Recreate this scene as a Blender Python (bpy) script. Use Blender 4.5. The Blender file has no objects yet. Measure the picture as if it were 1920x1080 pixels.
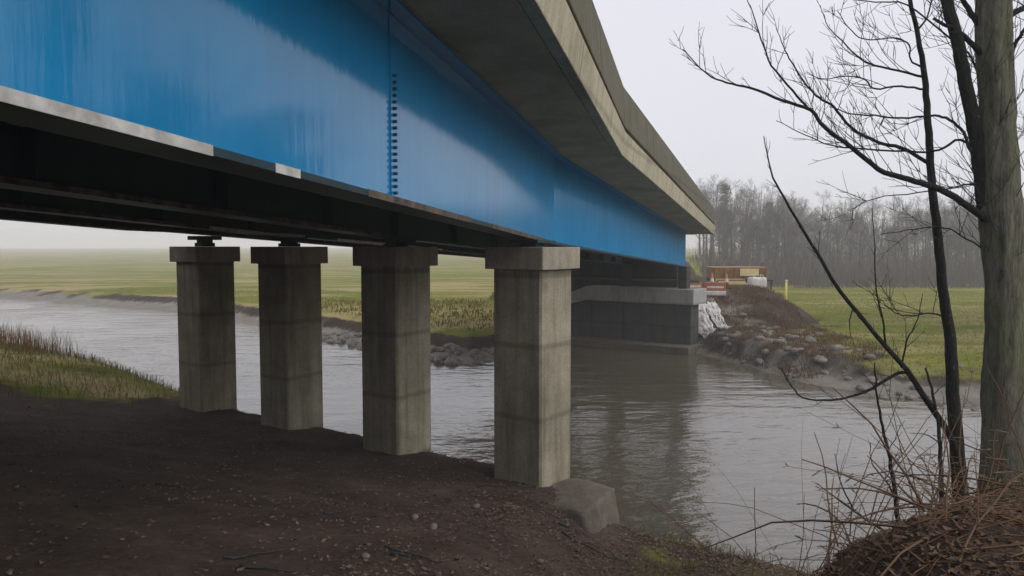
import bpy, math, random
import numpy as np
from mathutils import Vector, Matrix

R = math.radians
random.seed(7)
rng = np.random.default_rng(7)
scene = bpy.context.scene
COL = scene.collection

# ------------------------------------------------------------------ camera, sky, sun, exposure
EYE = 4.6                       # metres above the water
FPX = 1400.0                    # focal length in photograph pixels (1920 wide)
PITCH = math.atan(80.0 / FPX)   # looking slightly down
cam_data = bpy.data.cameras.new('camera')
cam_data.sensor_width = 36.0
cam_data.lens = 36.0 * FPX / 1920.0
cam_data.clip_start = 0.05
cam_data.clip_end = 3000
cam = bpy.data.objects.new('camera', cam_data)
cam.location = (0, 0, EYE)
cam.rotation_euler = (R(90) - PITCH, 0, 0)
COL.objects.link(cam)
scene.camera = cam

SUN_EL, SUN_AZ = R(36), R(112)  # behind thick cloud, off to the right
world = bpy.data.worlds.new('World')
scene.world = world
world.use_nodes = True
wn, wl = world.node_tree.nodes, world.node_tree.links
wn.clear()
w_out = wn.new('ShaderNodeOutputWorld')
w_bg = wn.new('ShaderNodeBackground')
w_sky = wn.new('ShaderNodeTexSky')
w_sky.sky_type = 'NISHITA'
w_sky.sun_disc = False
w_sky.sun_elevation = SUN_EL
w_sky.sun_rotation = SUN_AZ
w_sky.dust_density = 4.0
w_mix = wn.new('ShaderNodeMix'); w_mix.data_type = 'RGBA'
w_mix.inputs[0].default_value = 0.93                     # cloud cover over the clear sky
w_cl = wn.new('ShaderNodeTexNoise'); w_cl.inputs['Scale'].default_value = 1.6
w_cl.inputs['Detail'].default_value = 3
w_ramp = wn.new('ShaderNodeValToRGB')
w_ramp.color_ramp.elements[0].position = 0.3
w_ramp.color_ramp.elements[0].color = (7.25, 7.3, 7.95, 1)
w_ramp.color_ramp.elements[1].position = 0.7
w_ramp.color_ramp.elements[1].color = (7.75, 7.8, 8.4, 1)
w_tc = wn.new('ShaderNodeTexCoord')
wl.new(w_tc.outputs['Generated'], w_cl.inputs['Vector'])
wl.new(w_cl.outputs['Fac'], w_ramp.inputs['Fac'])
wl.new(w_sky.outputs['Color'], w_mix.inputs[6])
wl.new(w_ramp.outputs['Color'], w_mix.inputs[7])
wl.new(w_mix.outputs[2], w_bg.inputs['Color'])
w_bg.inputs['Strength'].default_value = 0.1
wl.new(w_bg.outputs[0], w_out.inputs[0])

sun_data = bpy.data.lights.new('sun', 'SUN')
sun_data.energy = 1.5
sun_data.angle = R(60)
sun_data.color = (1.0, 0.97, 0.93)
sun = bpy.data.objects.new('sun', sun_data)
sun.rotation_euler = (R(90) - SUN_EL, 0, R(180) - SUN_AZ)
COL.objects.link(sun)

scene.view_settings.view_transform = 'Standard'
scene.view_settings.look = 'None'
scene.view_settings.exposure = 0.17
scene.view_settings.gamma = 1.0
scene.render.engine = 'CYCLES'
scene.cycles.use_denoising = True
scene.cycles.max_bounces = 8
scene.cycles.diffuse_bounces = 4
scene.cycles.glossy_bounces = 3
scene.cycles.volume_bounces = 2
scene.cycles.transparent_max_bounces = 8

# ------------------------------------------------------------------ helpers
def at(x, y, depth):
    """World point seen at photograph pixel (x, y) at distance `depth` along world Y."""
    dx, dz = (x - 960) / FPX, (540 - y) / FPX
    c, s = math.cos(PITCH), math.sin(PITCH)
    d = Vector((dx, c + dz * s, -s + dz * c))
    return Vector((0, 0, EYE)) + d * (depth / d.y)

def tag(o, label=None, cat=None, group=None, kind=None):
    if label: o['label'] = label
    if cat: o['category'] = cat
    if group: o['group'] = group
    if kind: o['kind'] = kind
    return o

def empty(name, loc=(0, 0, 0), rz=0.0):
    o = bpy.data.objects.new(name, None)
    o.location = loc
    o.rotation_euler = (0, 0, rz)
    o.empty_display_size = 0.2
    COL.objects.link(o)
    return o

class MB:
    def __init__(self):
        self.v, self.f, self.n = [], [], 0
    def add(self, verts, faces):
        b = self.n
        self.v.extend(tuple(p) for p in verts)
        self.f.extend(tuple(b + i for i in fc) for fc in faces)
        self.n += len(verts)
    def box(self, lo, hi, M=None):
        x0, y0, z0 = lo; x1, y1, z1 = hi
        vs = [(x0,y0,z0),(x1,y0,z0),(x1,y1,z0),(x0,y1,z0),(x0,y0,z1),(x1,y0,z1),(x1,y1,z1),(x0,y1,z1)]
        if M is not None: vs = [M @ Vector(p) for p in vs]
        self.add(vs, [(0,3,2,1),(4,5,6,7),(0,1,5,4),(1,2,6,5),(2,3,7,6),(3,0,4,7)])
    def prism(self, poly, z0, z1, M=None):
        n = len(poly)
        vs = [(p[0], p[1], z0) for p in poly] + [(p[0], p[1], z1) for p in poly]
        if M is not None: vs = [M @ Vector(p) for p in vs]
        self.add(vs, [tuple(range(n))[::-1], tuple(range(n, 2*n))] + [(i, (i+1) % n, n + (i+1) % n, n + i) for i in range(n)])
    def tube(self, pts, rad, sides=8, cap=True):
        pts = [Vector(p) for p in pts]
        n = len(pts)
        ref = None; vs = []
        for i, p in enumerate(pts):
            t = (pts[min(i+1, n-1)] - pts[max(i-1, 0)]).normalized()
            if ref is None:
                ref = t.cross(Vector((0.3, 0.2, 1))).normalized() if abs(t.z) < 0.9 else t.cross(Vector((1, 0.1, 0))).normalized()
            a = (ref - t * ref.dot(t)).normalized(); ref = a
            b = t.cross(a)
            r = rad[i] if hasattr(rad, '__len__') else rad
            for k in range(sides):
                an = 2 * math.pi * k / sides
                vs.append(p + (a * math.cos(an) + b * math.sin(an)) * r)
        fs = []
        for i in range(n - 1):
            for k in range(sides):
                k2 = (k + 1) % sides
                fs.append((i*sides+k, i*sides+k2, (i+1)*sides+k2, (i+1)*sides+k))
        if cap:
            fs.append(tuple(range(sides))[::-1]); fs.append(tuple((n-1)*sides + k for k in range(sides)))
        self.add(vs, fs)
    def sweep(self, prof, stations, fn):
        """prof: closed list of (w, h); fn(s, w, h) -> world point."""
        m = len(prof); vs = []; fs = []
        for s in stations:
            for (w, h) in prof: vs.append(fn(s, w, h))
        for i in range(len(stations) - 1):
            for k in range(m):
                k2 = (k + 1) % m
                fs.append((i*m+k, (i+1)*m+k, (i+1)*m+k2, i*m+k2))
        e = (len(stations) - 1) * m
        fs.append(tuple(range(m))); fs.append(tuple(e + k for k in range(m))[::-1])
        self.add(vs, fs)
    def mesh(self, name, mat, smooth=False):
        me = bpy.data.meshes.new(name)
        me.from_pydata(self.v, [], self.f)
        me.materials.append(mat)
        if smooth: me.polygons.foreach_set('use_smooth', [True] * len(me.polygons))
        me.update()
        return me
    def build(self, name, mat, parent=None, smooth=False, bevel=0.0):
        o = bpy.data.objects.new(name, self.mesh(name, mat, smooth))
        COL.objects.link(o)
        if parent is not None:
            o.parent = parent
            o.matrix_parent_inverse = (Matrix.Translation(parent.location) @ parent.rotation_euler.to_matrix().to_4x4()).inverted() if parent.type == 'EMPTY' else Matrix()
        if bevel:
            b = o.modifiers.new('bevel', 'BEVEL'); b.width = bevel; b.segments = 2; b.limit_method = 'ANGLE'
        return o

def np_mesh(name, verts, faces, mat, smooth=False):
    me = bpy.data.meshes.new(name)
    verts = np.asarray(verts, dtype=np.float32); faces = np.asarray(faces, dtype=np.int32)
    k = faces.shape[1]
    me.vertices.add(len(verts)); me.vertices.foreach_set('co', verts.ravel())
    me.loops.add(faces.size); me.loops.foreach_set('vertex_index', faces.ravel())
    me.polygons.add(len(faces)); me.polygons.foreach_set('loop_start', np.arange(0, faces.size, k, dtype=np.int32))
    if smooth: me.polygons.foreach_set('use_smooth', np.ones(len(faces), dtype=bool))
    me.materials.append(mat)
    me.update(calc_edges=True); me.validate()
    o = bpy.data.objects.new(name, me); COL.objects.link(o)
    return o

# ------------------------------------------------------------------ materials
class NT:
    def __init__(self, name):
        self.m = bpy.data.materials.new(name); self.m.use_nodes = True
        self.t = self.m.node_tree; self.t.nodes.clear()
        self.out = self.t.nodes.new('ShaderNodeOutputMaterial')
        self.b = self.t.nodes.new('ShaderNodeBsdfPrincipled')
        self.t.links.new(self.b.outputs[0], self.out.inputs[0])
    def n(self, ty): return self.t.nodes.new(ty)
    def l(self, a, b): self.t.links.new(a, b)
    def coord(self, scale=(1, 1, 1), kind='Object'):
        tc = self.n('ShaderNodeTexCoord'); mp = self.n('ShaderNodeMapping'); mp.inputs['Scale'].default_value = scale
        self.l(tc.outputs[kind], mp.inputs['Vector']); return mp.outputs[0]
    def pos(self, scale=(1, 1, 1)):
        g = self.n('ShaderNodeNewGeometry'); mp = self.n('ShaderNodeMapping'); mp.inputs['Scale'].default_value = scale
        self.l(g.outputs['Position'], mp.inputs['Vector']); return mp.outputs[0]
    def noise(self, vec, scale, detail=5, rough=0.6, out='Fac'):
        k = self.n('ShaderNodeTexNoise'); k.inputs['Scale'].default_value = scale; k.inputs['Detail'].default_value = detail
        k.inputs['Roughness'].default_value = rough; self.l(vec, k.inputs['Vector']); return k.outputs[out]
    def ramp(self, fac, stops):
        r = self.n('ShaderNodeValToRGB'); e = r.color_ramp.elements
        while len(e) < len(stops): e.new(0.5)
        for el, (p, c) in zip(e, stops):
            el.position = p; el.color = (*c, 1) if len(c) == 3 else c
        self.l(fac, r.inputs[0]); return r.outputs[0]
    def mix(self, fac, a, b, mode='MIX'):
        k = self.n('ShaderNodeMix'); k.data_type = 'RGBA'; k.blend_type = mode
        for sock, val in ((k.inputs[0], fac), (k.inputs[6], a), (k.inputs[7], b)):
            if hasattr(val, 'is_linked'): self.l(val, sock)
            elif isinstance(val, (int, float)): sock.default_value = val
            else: sock.default_value = (*val, 1)
        return k.outputs[2]
    def math(self, op, a, b=0.0, clamp=False):
        k = self.n('ShaderNodeMath'); k.operation = op; k.use_clamp = clamp
        for sock, val in zip(k.inputs, (a, b)):
            if hasattr(val, 'is_linked'): self.l(val, sock)
            else: sock.default_value = val
        return k.outputs[0]
    def bump(self, h, strength=0.5, dist=0.05, prev=None):
        k = self.n('ShaderNodeBump'); k.inputs['Strength'].default_value = strength; k.inputs['Distance'].default_value = dist
        self.l(h, k.inputs['Height'])
        if prev is not None: self.l(prev, k.inputs['Normal'])
        return k.outputs[0]
    def done(self, color=None, rough=0.8, normal=None, spec=None):
        if color is not None:
            if hasattr(color, 'is_linked'): self.l(color, self.b.inputs['Base Color'])
            else: self.b.inputs['Base Color'].default_value = (*color, 1)
        if hasattr(rough, 'is_linked'): self.l(rough, self.b.inputs['Roughness'])
        else: self.b.inputs['Roughness'].default_value = rough
        if normal is not None: self.l(normal, self.b.inputs['Normal'])
        if spec is not None: self.b.inputs['Specular IOR Level'].default_value = spec
        return self.m

def mat_concrete(name, dark, light, stain=(0.07, 0.075, 0.045), stain_amt=0.6, streak=True):
    k = NT(name)
    p = k.pos()
    base = k.ramp(k.noise(p, 2.3, 8, 0.65), [(0.3, dark), (0.72, light)])
    fine = k.noise(p, 38, 4, 0.7)
    base = k.mix(0.35, base, k.ramp(fine, [(0.3, tuple(c * 0.55 for c in dark)), (0.7, tuple(min(1, c * 1.15) for c in light))]))
    st = k.noise(k.pos((5.0, 5.0, 0.32) if streak else (0.8, 0.8, 0.8)), 1.6, 6, 0.65)
    stm = k.math('MULTIPLY', k.ramp(st, [(0.46, (0, 0, 0)), (0.72, (1, 1, 1))]), stain_amt)
    col = k.mix(stm, base, stain)
    alg = k.math('MULTIPLY', k.ramp(k.noise(p, 0.9, 5), [(0.5, (0, 0, 0)), (0.75, (1, 1, 1))]), 0.45)
    col = k.mix(alg, col, (0.10, 0.105, 0.05))
    if streak:      # pour lines and board marks left by the shuttering
        wv = k.n('ShaderNodeTexWave'); wv.bands_direction = 'Z'; wv.inputs['Scale'].default_value = 0.30; wv.inputs['Distortion'].default_value = 0.6
        wv.inputs['Detail'].default_value = 3; k.l(p, wv.inputs['Vector'])
        col = k.mix(k.math('MULTIPLY', k.ramp(wv.outputs['Fac'], [(0.0, (1, 1, 1)), (0.03, (0, 0, 0))]), 0.45), col, tuple(c * 0.5 for c in dark))
    pores = k.n('ShaderNodeTexVoronoi'); pores.inputs['Scale'].default_value = 22; k.l(p, pores.inputs['Vector'])
    hole = k.ramp(pores.outputs['Distance'], [(0.06, (0, 0, 0)), (0.14, (1, 1, 1))])
    nrm = k.bump(fine, 0.35, 0.02)
    nrm = k.bump(hole, 0.25, 0.01, nrm)
    return k.done(col, 0.88, nrm, 0.12)

def mat_paint(name='blue girder paint'):
    k = NT(name)
    p = k.pos()
    base = k.ramp(k.noise(p, 1.1, 5), [(0.3, (0.001, 0.20, 0.45)), (0.7, (0.0015, 0.25, 0.54))])
    streak = k.noise(k.pos((5.5, 5.5, 0.25)), 2.2, 5, 0.6)
    base = k.mix(k.math('MULTIPLY', k.ramp(streak, [(0.5, (0, 0, 0)), (0.75, (1, 1, 1))]), 0.25), base, (0.006, 0.12, 0.30))
    chalk = k.math('MULTIPLY', k.ramp(k.noise(k.pos((1.5, 1.5, 0.7)), 1.3, 6), [(0.45, (0, 0, 0)), (0.8, (1, 1, 1))]), 0.16)
    base = k.mix(chalk, base, (0.06, 0.28, 0.52))
    rough = k.ramp(streak, [(0.3, (0.30,) * 3), (0.75, (0.42,) * 3)])
    n1 = k.bump(k.noise(k.pos((6, 6, 0.6)), 1.6, 4), 0.14, 0.010)
    n2 = k.bump(k.noise(p, 55, 2), 0.10, 0.003, n1)
    k.b.inputs['Coat IOR'].default_value = 1.65
    sepp = k.n('ShaderNodeSeparateXYZ'); k.l(p, sepp.inputs[0])
    wear = k.math('ADD', sepp.outputs['Y'], k.math('MULTIPLY', k.math('SUBTRACT', k.noise(k.pos((0.6, 0.6, 0.6)), 1.0, 3), 0.5), 3.0))
    mr = k.n('ShaderNodeMapRange'); mr.interpolation_type = 'SMOOTHSTEP'; k.l(wear, mr.inputs['Value'])
    mr.inputs['From Min'].default_value = 6.0; mr.inputs['From Max'].default_value = 14.5; mr.inputs['To Min'].default_value = 0.9; mr.inputs['To Max'].default_value = 0.12
    k.l(mr.outputs[0], k.b.inputs['Coat Weight'])
    k.b.inputs['Coat Roughness'].default_value = 0.095
    k.l(n1, k.b.inputs['Coat Normal'])
    return k.done(base, rough, n2, 0.03)

def mat_simple(name, a, b, scale=6.0, rough=0.8, bump=0.2, dist=0.01, spec=0.3, detail=5):
    k = NT(name); p = k.coord()
    nz = k.noise(p, scale, detail)
    return k.done(k.ramp(nz, [(0.3, a), (0.7, b)]), rough, k.bump(k.noise(p, scale * 5, 3), bump, dist), spec)

def mat_bark(name, a, b, moss, moss_amt):
    k = NT(name)
    ridg = k.noise(k.pos((9, 9, 1.6)), 3.0, 6, 0.7)
    col = k.ramp(ridg, [(0.3, a), (0.7, b)])
    blot = k.noise(k.pos((1, 1, 0.45)), 3.3, 5)
    col = k.mix(k.math('MULTIPLY', k.ramp(blot, [(0.42, (0, 0, 0)), (0.66, (1, 1, 1))]), moss_amt), col, moss)
    crack = k.noise(k.pos((30, 30, 5)), 1.5, 5, 0.7)
    col = k.mix(0.45, col, k.ramp(crack, [(0.35, tuple(c * 0.5 for c in a)), (0.65, b)]))
    lich = k.ramp(k.noise(k.pos(), 17, 3), [(0.62, (0, 0, 0)), (0.72, (1, 1, 1))])
    col = k.mix(k.math('MULTIPLY', lich, 0.35), col, (0.26, 0.27, 0.22))
    return k.done(col, 0.95, k.bump(ridg, 1.0, 0.05), 0.08)

def mat_islands(name, stops, rough=0.85, spec=0.05, trans=0.0):
    k = NT(name)
    g = k.n('ShaderNodeNewGeometry')
    col = k.ramp(g.outputs['Random Per Island'], stops)
    big = k.noise(k.pos(), 0.35, 3)
    col = k.mix(0.5, col, k.mix(big, tuple(c * 0.6 for c in stops[0][1]), tuple(min(1, c * 1.3) for c in stops[-1][1])))
    m = k.done(col, rough, None, spec)
    if trans:
        tr_ = k.n('ShaderNodeBsdfTranslucent'); ms = k.n('ShaderNodeMixShader'); ms.inputs[0].default_value = trans
        k.l(col, tr_.inputs['Color']); k.l(k.b.outputs[0], ms.inputs[1]); k.l(tr_.outputs[0], ms.inputs[2]); k.l(ms.outputs[0], k.out.inputs[0])
    return m

M_PAINT = mat_paint()
M_STEEL = mat_simple('shade dark steel', (0.007, 0.026, 0.036), (0.014, 0.048, 0.062), 4, 0.55, 0.2, 0.004, 0.4)  # girder blue darkened to the shade under the deck; bearings share it
M_BOLT = mat_simple('blue black bolt paint', (0.006, 0.035, 0.08), (0.012, 0.07, 0.15), 30, 0.5, 0.1, 0.002, 0.4)
M_EDGE_PALE = mat_simple('pale flange edge', (0.30, 0.29, 0.26), (0.62, 0.62, 0.60), 9, 0.5, 0.2, 0.003, 0.4)
M_EDGE_BROWN = mat_simple('brown flange edge', (0.035, 0.028, 0.022), (0.17, 0.14, 0.11), 7, 0.8, 0.3, 0.004, 0.3)
M_CONC_COL = mat_concrete('column concrete', (0.19, 0.172, 0.125), (0.45, 0.41, 0.31), stain_amt=0.6)
M_CONC_CAP = mat_concrete('column cap concrete', (0.26, 0.23, 0.18), (0.46, 0.42, 0.34), stain_amt=0.35)
M_CONC_EDGE = mat_concrete('edge beam concrete', (0.36, 0.33, 0.23), (0.58, 0.53, 0.40), stain_amt=0.4)
M_CONC_PAR = mat_concrete('parapet concrete', (0.105, 0.095, 0.07), (0.18, 0.165, 0.125), stain_amt=0.6)
M_CONC_SOF = mat_concrete('soffit concrete', (0.33, 0.29, 0.20), (0.48, 0.43, 0.31), stain_amt=0.25, streak=False)
M_CONC_PALE = mat_concrete('pale bank seat concrete', (0.34, 0.34, 0.32), (0.52, 0.52, 0.49), stain_amt=0.3)
M_CONC_DARK = mat_concrete('dark wall concrete', (0.055, 0.055, 0.055), (0.10, 0.10, 0.10), stain=(0.03, 0.032, 0.028), stain_amt=0.6)  # darker concrete tone for the abutment walls
M_STONE = mat_concrete('footing concrete', (0.085, 0.07, 0.058), (0.23, 0.195, 0.165), stain=(0.05, 0.04, 0.032), stain_amt=0.75, streak=False)
M_ROCK = mat_simple('river rubble', (0.11, 0.10, 0.085), (0.30, 0.275, 0.24), 3, 0.85, 0.6, 0.03)
M_BARK = mat_bark('mossy bark', (0.075, 0.072, 0.055), (0.29, 0.28, 0.22), (0.125, 0.15, 0.055), 0.85)
M_BARK_D = mat_bark('dark bark', (0.020, 0.021, 0.022), (0.055, 0.056, 0.052), (0.05, 0.06, 0.028), 0.4)
M_TWIG = mat_simple('twig bark', (0.022, 0.022, 0.024), (0.052, 0.05, 0.05), 20, 0.9, 0.1, 0.003)
M_FARBARK = mat_simple('woodland bark', (0.075, 0.068, 0.058), (0.17, 0.158, 0.135), 2, 0.95, 0.1, 0.01)
M_FARTWIG = mat_simple('woodland twigs', (0.075, 0.066, 0.054), (0.15, 0.135, 0.11), 1.2, 0.95, 0.0, 0.01)
M_NEEDLE = mat_simple('evergreen foliage', (0.018, 0.030, 0.018), (0.045, 0.065, 0.035), 3, 0.9, 0.0, 0.01)
M_ORANGE = mat_simple('brown orange paint', (0.22, 0.115, 0.04), (0.34, 0.19, 0.07), 5, 0.5, 0.1, 0.003)
M_CREAM = mat_simple('pale yellow board', (0.62, 0.50, 0.24), (0.78, 0.66, 0.36), 4, 0.5, 0.05, 0.002)
M_WHITE = mat_simple('white woven sheet', (0.55, 0.52, 0.49), (0.82, 0.79, 0.76), 5, 0.7, 0.3, 0.01)
M_RED = mat_simple('faded orange plastic', (0.34, 0.11, 0.045), (0.46, 0.17, 0.08), 5, 0.4, 0.05, 0.002)
M_BLACK = mat_simple('black rubber', (0.012, 0.012, 0.012), (0.03, 0.03, 0.03), 9, 0.8, 0.1, 0.004)
M_YELLOW = mat_simple('yellow marker paint', (0.72, 0.62, 0.12), (0.85, 0.76, 0.22), 5, 0.5, 0.05, 0.002)

M_GRASS = mat_islands('near grass', [(0.0, (0.040, 0.050, 0.016)), (0.45, (0.085, 0.090, 0.028)), (0.7, (0.15, 0.115, 0.05)), (1.0, (0.23, 0.18, 0.09))], trans=0.45)
M_MARSH = mat_islands('marsh grass', [(0.0, (0.21, 0.31, 0.012)), (0.6, (0.28, 0.36, 0.02)), (0.85, (0.22, 0.20, 0.04)), (1.0, (0.34, 0.27, 0.10))], trans=0.5)
M_RUSH = mat_islands('dead rushes', [(0.0, (0.10, 0.055, 0.025)), (1.0, (0.24, 0.15, 0.07))], trans=0.4)
M_LEAF = mat_islands('fallen leaves', [(0.0, (0.030, 0.017, 0.014)), (0.4, (0.082, 0.046, 0.038)), (0.8, (0.14, 0.086, 0.068)), (0.97, (0.20, 0.135, 0.10)), (1.0, (0.27, 0.21, 0.17))])
M_BRACKEN = mat_islands('dead bracken', [(0.0, (0.030, 0.014, 0.011)), (0.6, (0.075, 0.040, 0.028)), (0.9, (0.13, 0.080, 0.05)), (1.0, (0.24, 0.16, 0.10))])

def mat_ground():
    k = NT('ground')
    p = k.pos()
    at_ = k.n('ShaderNodeAttribute'); at_.attribute_name = 'zone'
    sep = k.n('ShaderNodeSeparateColor'); k.l(at_.outputs['Color'], sep.inputs[0])
    big = k.noise(p, 0.12, 5); mid = k.noise(p, 1.1, 6); fine = k.noise(p, 14, 6, 0.7); band = k.noise(k.pos((0.02, 0.16, 0)), 1.3, 4)
    soil = k.ramp(mid, [(0.3, (0.034, 0.025, 0.020)), (0.55, (0.085, 0.062, 0.050)), (0.75, (0.15, 0.112, 0.090))])
    soil = k.mix(0.45, soil, k.ramp(fine, [(0.3, (0.014, 0.011, 0.009)), (0.6, (0.072, 0.053, 0.043)), (0.8, (0.16, 0.125, 0.10))]))
    mud = k.ramp(mid, [(0.3, (0.15, 0.135, 0.11)), (0.7, (0.30, 0.275, 0.235))])
    mud = k.mix(0.35, mud, k.ramp(fine, [(0.3, (0.06, 0.055, 0.045)), (0.7, (0.29, 0.265, 0.23))]))
    grass = k.ramp(big, [(0.3, (0.17, 0.235, 0.012)), (0.5, (0.21, 0.25, 0.018)), (0.68, (0.29, 0.255, 0.055))])
    grass = k.mix(k.math('MULTIPLY', k.ramp(band, [(0.42, (0, 0, 0)), (0.6, (1, 1, 1))]), 0.6), grass, (0.22, 0.185, 0.06))
    grass = k.mix(0.4, grass, k.ramp(fine, [(0.3, (0.045, 0.06, 0.008)), (0.7, (0.15, 0.18, 0.03))]))
    tuss = k.noise(k.pos((0.6, 1.0, 1)), 1.4, 6, 0.7)
    grass = k.mix(k.math('MULTIPLY', k.ramp(tuss, [(0.46, (0, 0, 0)), (0.62, (1, 1, 1))]), 0.7), grass, (0.085, 0.10, 0.025))
    straw = k.noise(k.pos((0.05, 0.28, 1)), 1.0, 5, 0.65)
    grass = k.mix(k.math('MULTIPLY', k.ramp(straw, [(0.46, (0, 0, 0)), (0.58, (1, 1, 1))]), 0.85), grass, (0.36, 0.285, 0.14))
    edge = k.math('ADD', sep.outputs[0], k.math('MULTIPLY', k.math('SUBTRACT', mid, 0.5), 0.9), True)
    edge = k.ramp(edge, [(0.35, (0, 0, 0)), (0.6, (1, 1, 1))])
    mude = k.math('ADD', sep.outputs[1], k.math('MULTIPLY', k.math('SUBTRACT', mid, 0.5), 0.8), True)
    mude = k.ramp(mude, [(0.35, (0, 0, 0)), (0.6, (1, 1, 1))])
    col = k.mix(mude, soil, mud)
    col = k.mix(edge, col, grass)
    nrm = k.bump(k.noise(p, 5, 8, 0.7), 0.6, 0.08)
    nrm = k.bump(fine, 0.5, 0.03, nrm)
    rough = k.ramp(mude, [(0.0, (0.95,) * 3), (1.0, (0.7,) * 3)])
    return k.done(col, rough, nrm, 0.04)
M_GROUND = mat_ground()

def mat_water():
    k = NT('river water')
    p = k.pos()
    w1 = k.noise(k.pos((0.75, 1.15, 1)), 1.3, 5, 0.55)
    w2 = k.noise(k.pos((1.0, 1.5, 1)), 4.0, 3, 0.5)
    patch = k.ramp(k.noise(p, 0.10, 2), [(0.35, (0.25,) * 3), (0.65, (1,) * 3)])
    h = k.math('ADD', k.math('ADD', w1, k.math('MULTIPLY', w2, 0.30)), k.math('MULTIPLY', k.noise(k.pos((0.5, 1.6, 1)), 0.55, 2), 1.2))
    h = k.math('MULTIPLY', h, patch)
    nrm = k.bump(h, 0.6, 0.10)
    k.b.inputs['IOR'].default_value = 1.55
    col = k.ramp(k.noise(p, 0.15, 3), [(0.3, (0.092, 0.076, 0.050)), (0.7, (0.13, 0.110, 0.080))])
    return k.done(col, 0.05, nrm, 1.0)
M_WATER = mat_water()

# ------------------------------------------------------------------ terrain
COL4 = np.array([0.31, 11.1])
PU = np.array([-0.815, 0.58])     # along the row of columns, away from the blue girder
PB = np.array([0.58, 0.815])      # across it, towards the river
def ss(a, b, x):
    t = np.clip((x - a) / (b - a), 0, 1); return t * t * (3 - 2 * t)
SHORE_X = np.array([-700, -200, -70, -44, -25, -14, -8.7, -4.5, -1.8, 1, 2.8, 6.8, 8.4, 9.8, 12.5, 20, 40, 100, 300, 700], float)
SHORE_Y = np.array([330, 140, 77, 64, 53, 42, 36, 31.0, 28.6, 31.5, 35.6, 32.9, 30.0, 24.6, 21.3, 18.8, 15.5, 8.0, -20.0, -60.0], float)
def vnoise(x, y, sc, seed=0):
    x = np.asarray(x) * sc; y = np.asarray(y) * sc
    out = 0
    r = np.random.default_rng(seed)
    for _ in range(6):
        a, b, c = r.uniform(0, 6.28, 3); f = r.uniform(0.6, 1.7)
        out = out + np.sin((x * math.cos(a) + y * math.sin(a)) * f * 2 + b) * np.sin((x * -math.sin(a) + y * math.cos(a)) * f * 1.6 + c)
    return out / 6
TH1, TH2 = R(13.6), R(18.9)
KINK = np.array([0.726, 12.7])
D2 = np.array([math.sin(TH2), math.cos(TH2)]); N2 = np.array([math.cos(TH2), -math.sin(TH2)])
def ground_parts(X, Y):
    X = np.asarray(X, float); Y = np.asarray(Y, float)
    rx, ry = X - COL4[0], Y - COL4[1]
    v = -(rx * PB[0] + ry * PB[1]); u = rx * PU[0] + ry * PU[1]
    vv = v + 0.25 * vnoise(X, Y, 0.5, 3)
    near = np.interp(vv, [-60, -30, -3.4, -2.0, -1.0, -0.3, 1, 3, 6, 9.2, 20, 40], [-8, -6.5, -5.4, -4.62, -3.85, -3.55, -3.42, -3.1, -2.4, -1.65, -0.6, 0.2])
    near = near + 0.55 * ss(8.5, 15, u) * ss(-2.4, -0.4, v)
    q = (X - 1.6) * 0.707 - (Y - 4.6) * 0.707
    near = near + (1.25 + 0.22 * vnoise(X, Y, 1.7, 41)) * ss(-0.75, 1.15, q) * ss(0.6, 2.0, X) * ss(-4, 0, v) * (1 - ss(9, 13, v))
    wbr = (X - KINK[0]) * math.cos(TH1) - (Y - KINK[1]) * math.sin(TH1)
    near = near - 0.55 * ss(0.15, 1.6, wbr) * ss(-4, -1.5, v) * (1 - ss(2.5, 6.0, v)) * (1 - ss(-0.8, 0.6, q) * ss(0.6, 2.0, X))
    near = near + 4.8 * ss(-10.4, -15.0, wbr) * ss(2.6, 7.0, v)          # unseen embankment side, added to keep light from the left off the columns
    near = near + (0.05 * vnoise(X, Y, 1.6, 1) + 0.035 * vnoise(X, Y, 4.5, 2) + 0.03 * vnoise(X, Y, 8.5, 22) * ss(-0.1, 0.3, vnoise(X, Y, 0.8, 23))) * ss(-3, -1, v)
    ys = np.interp(X, SHORE_X, SHORE_Y)
    d = (Y - ys) * 0.85 + 0.45 * vnoise(X, Y, 0.35, 4) + 0.3 * vnoise(X, Y, 1.3, 14) - 1.2 * ss(1.5, 3, X) * (1 - ss(7.0, 8.2, X))
    far = np.interp(d, [-12, -1.5, 0, 1.7, 2.3, 3.4, 5.5, 60, 400], [-7, -5.2, -4.62, -4.36, -3.95, -3.78, -3.7, -3.65, -3.0])
    far = far + (0.06 * vnoise(X, Y, 0.9, 5) + 0.05 * vnoise(X, Y, 2.3, 25)) * ss(0, 3, d)
    bench = ss(29.0, 38.5, Y) * (1 - ss(12.6, 17.0, X + 0.9 * vnoise(X, Y, 0.55, 61))) * ss(7.3, 8.9, X) * (1 - ss(70, 95, Y))
    far = np.maximum(far, -4.75 + 2.55 * bench + (0.22 * vnoise(X, Y, 0.8, 6) + 0.12 * vnoise(X, Y, 2.4, 16)) * bench)
    kx, ky = X - KINK[0], Y - KINK[1]
    s = kx * D2[0] + ky * D2[1]; w = kx * N2[0] + ky * N2[1]
    road = 1.15 - 0.048 * np.clip(s, 0, 60)
    emb = ss(22.6, 24.5, s + 0.386 * w) * ss(-13, -9.6, w) * (1 - ss(-3.0, -1.4, w))
    far = far + (np.maximum(road - far, 0)) * emb
    return near, far, u, v, d, bench
def ground_h(X, Y):
    near, far, *_ = ground_parts(X, Y)
    return np.maximum(near, far) + EYE
def gz(x, y): return float(ground_h(x, y))

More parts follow.
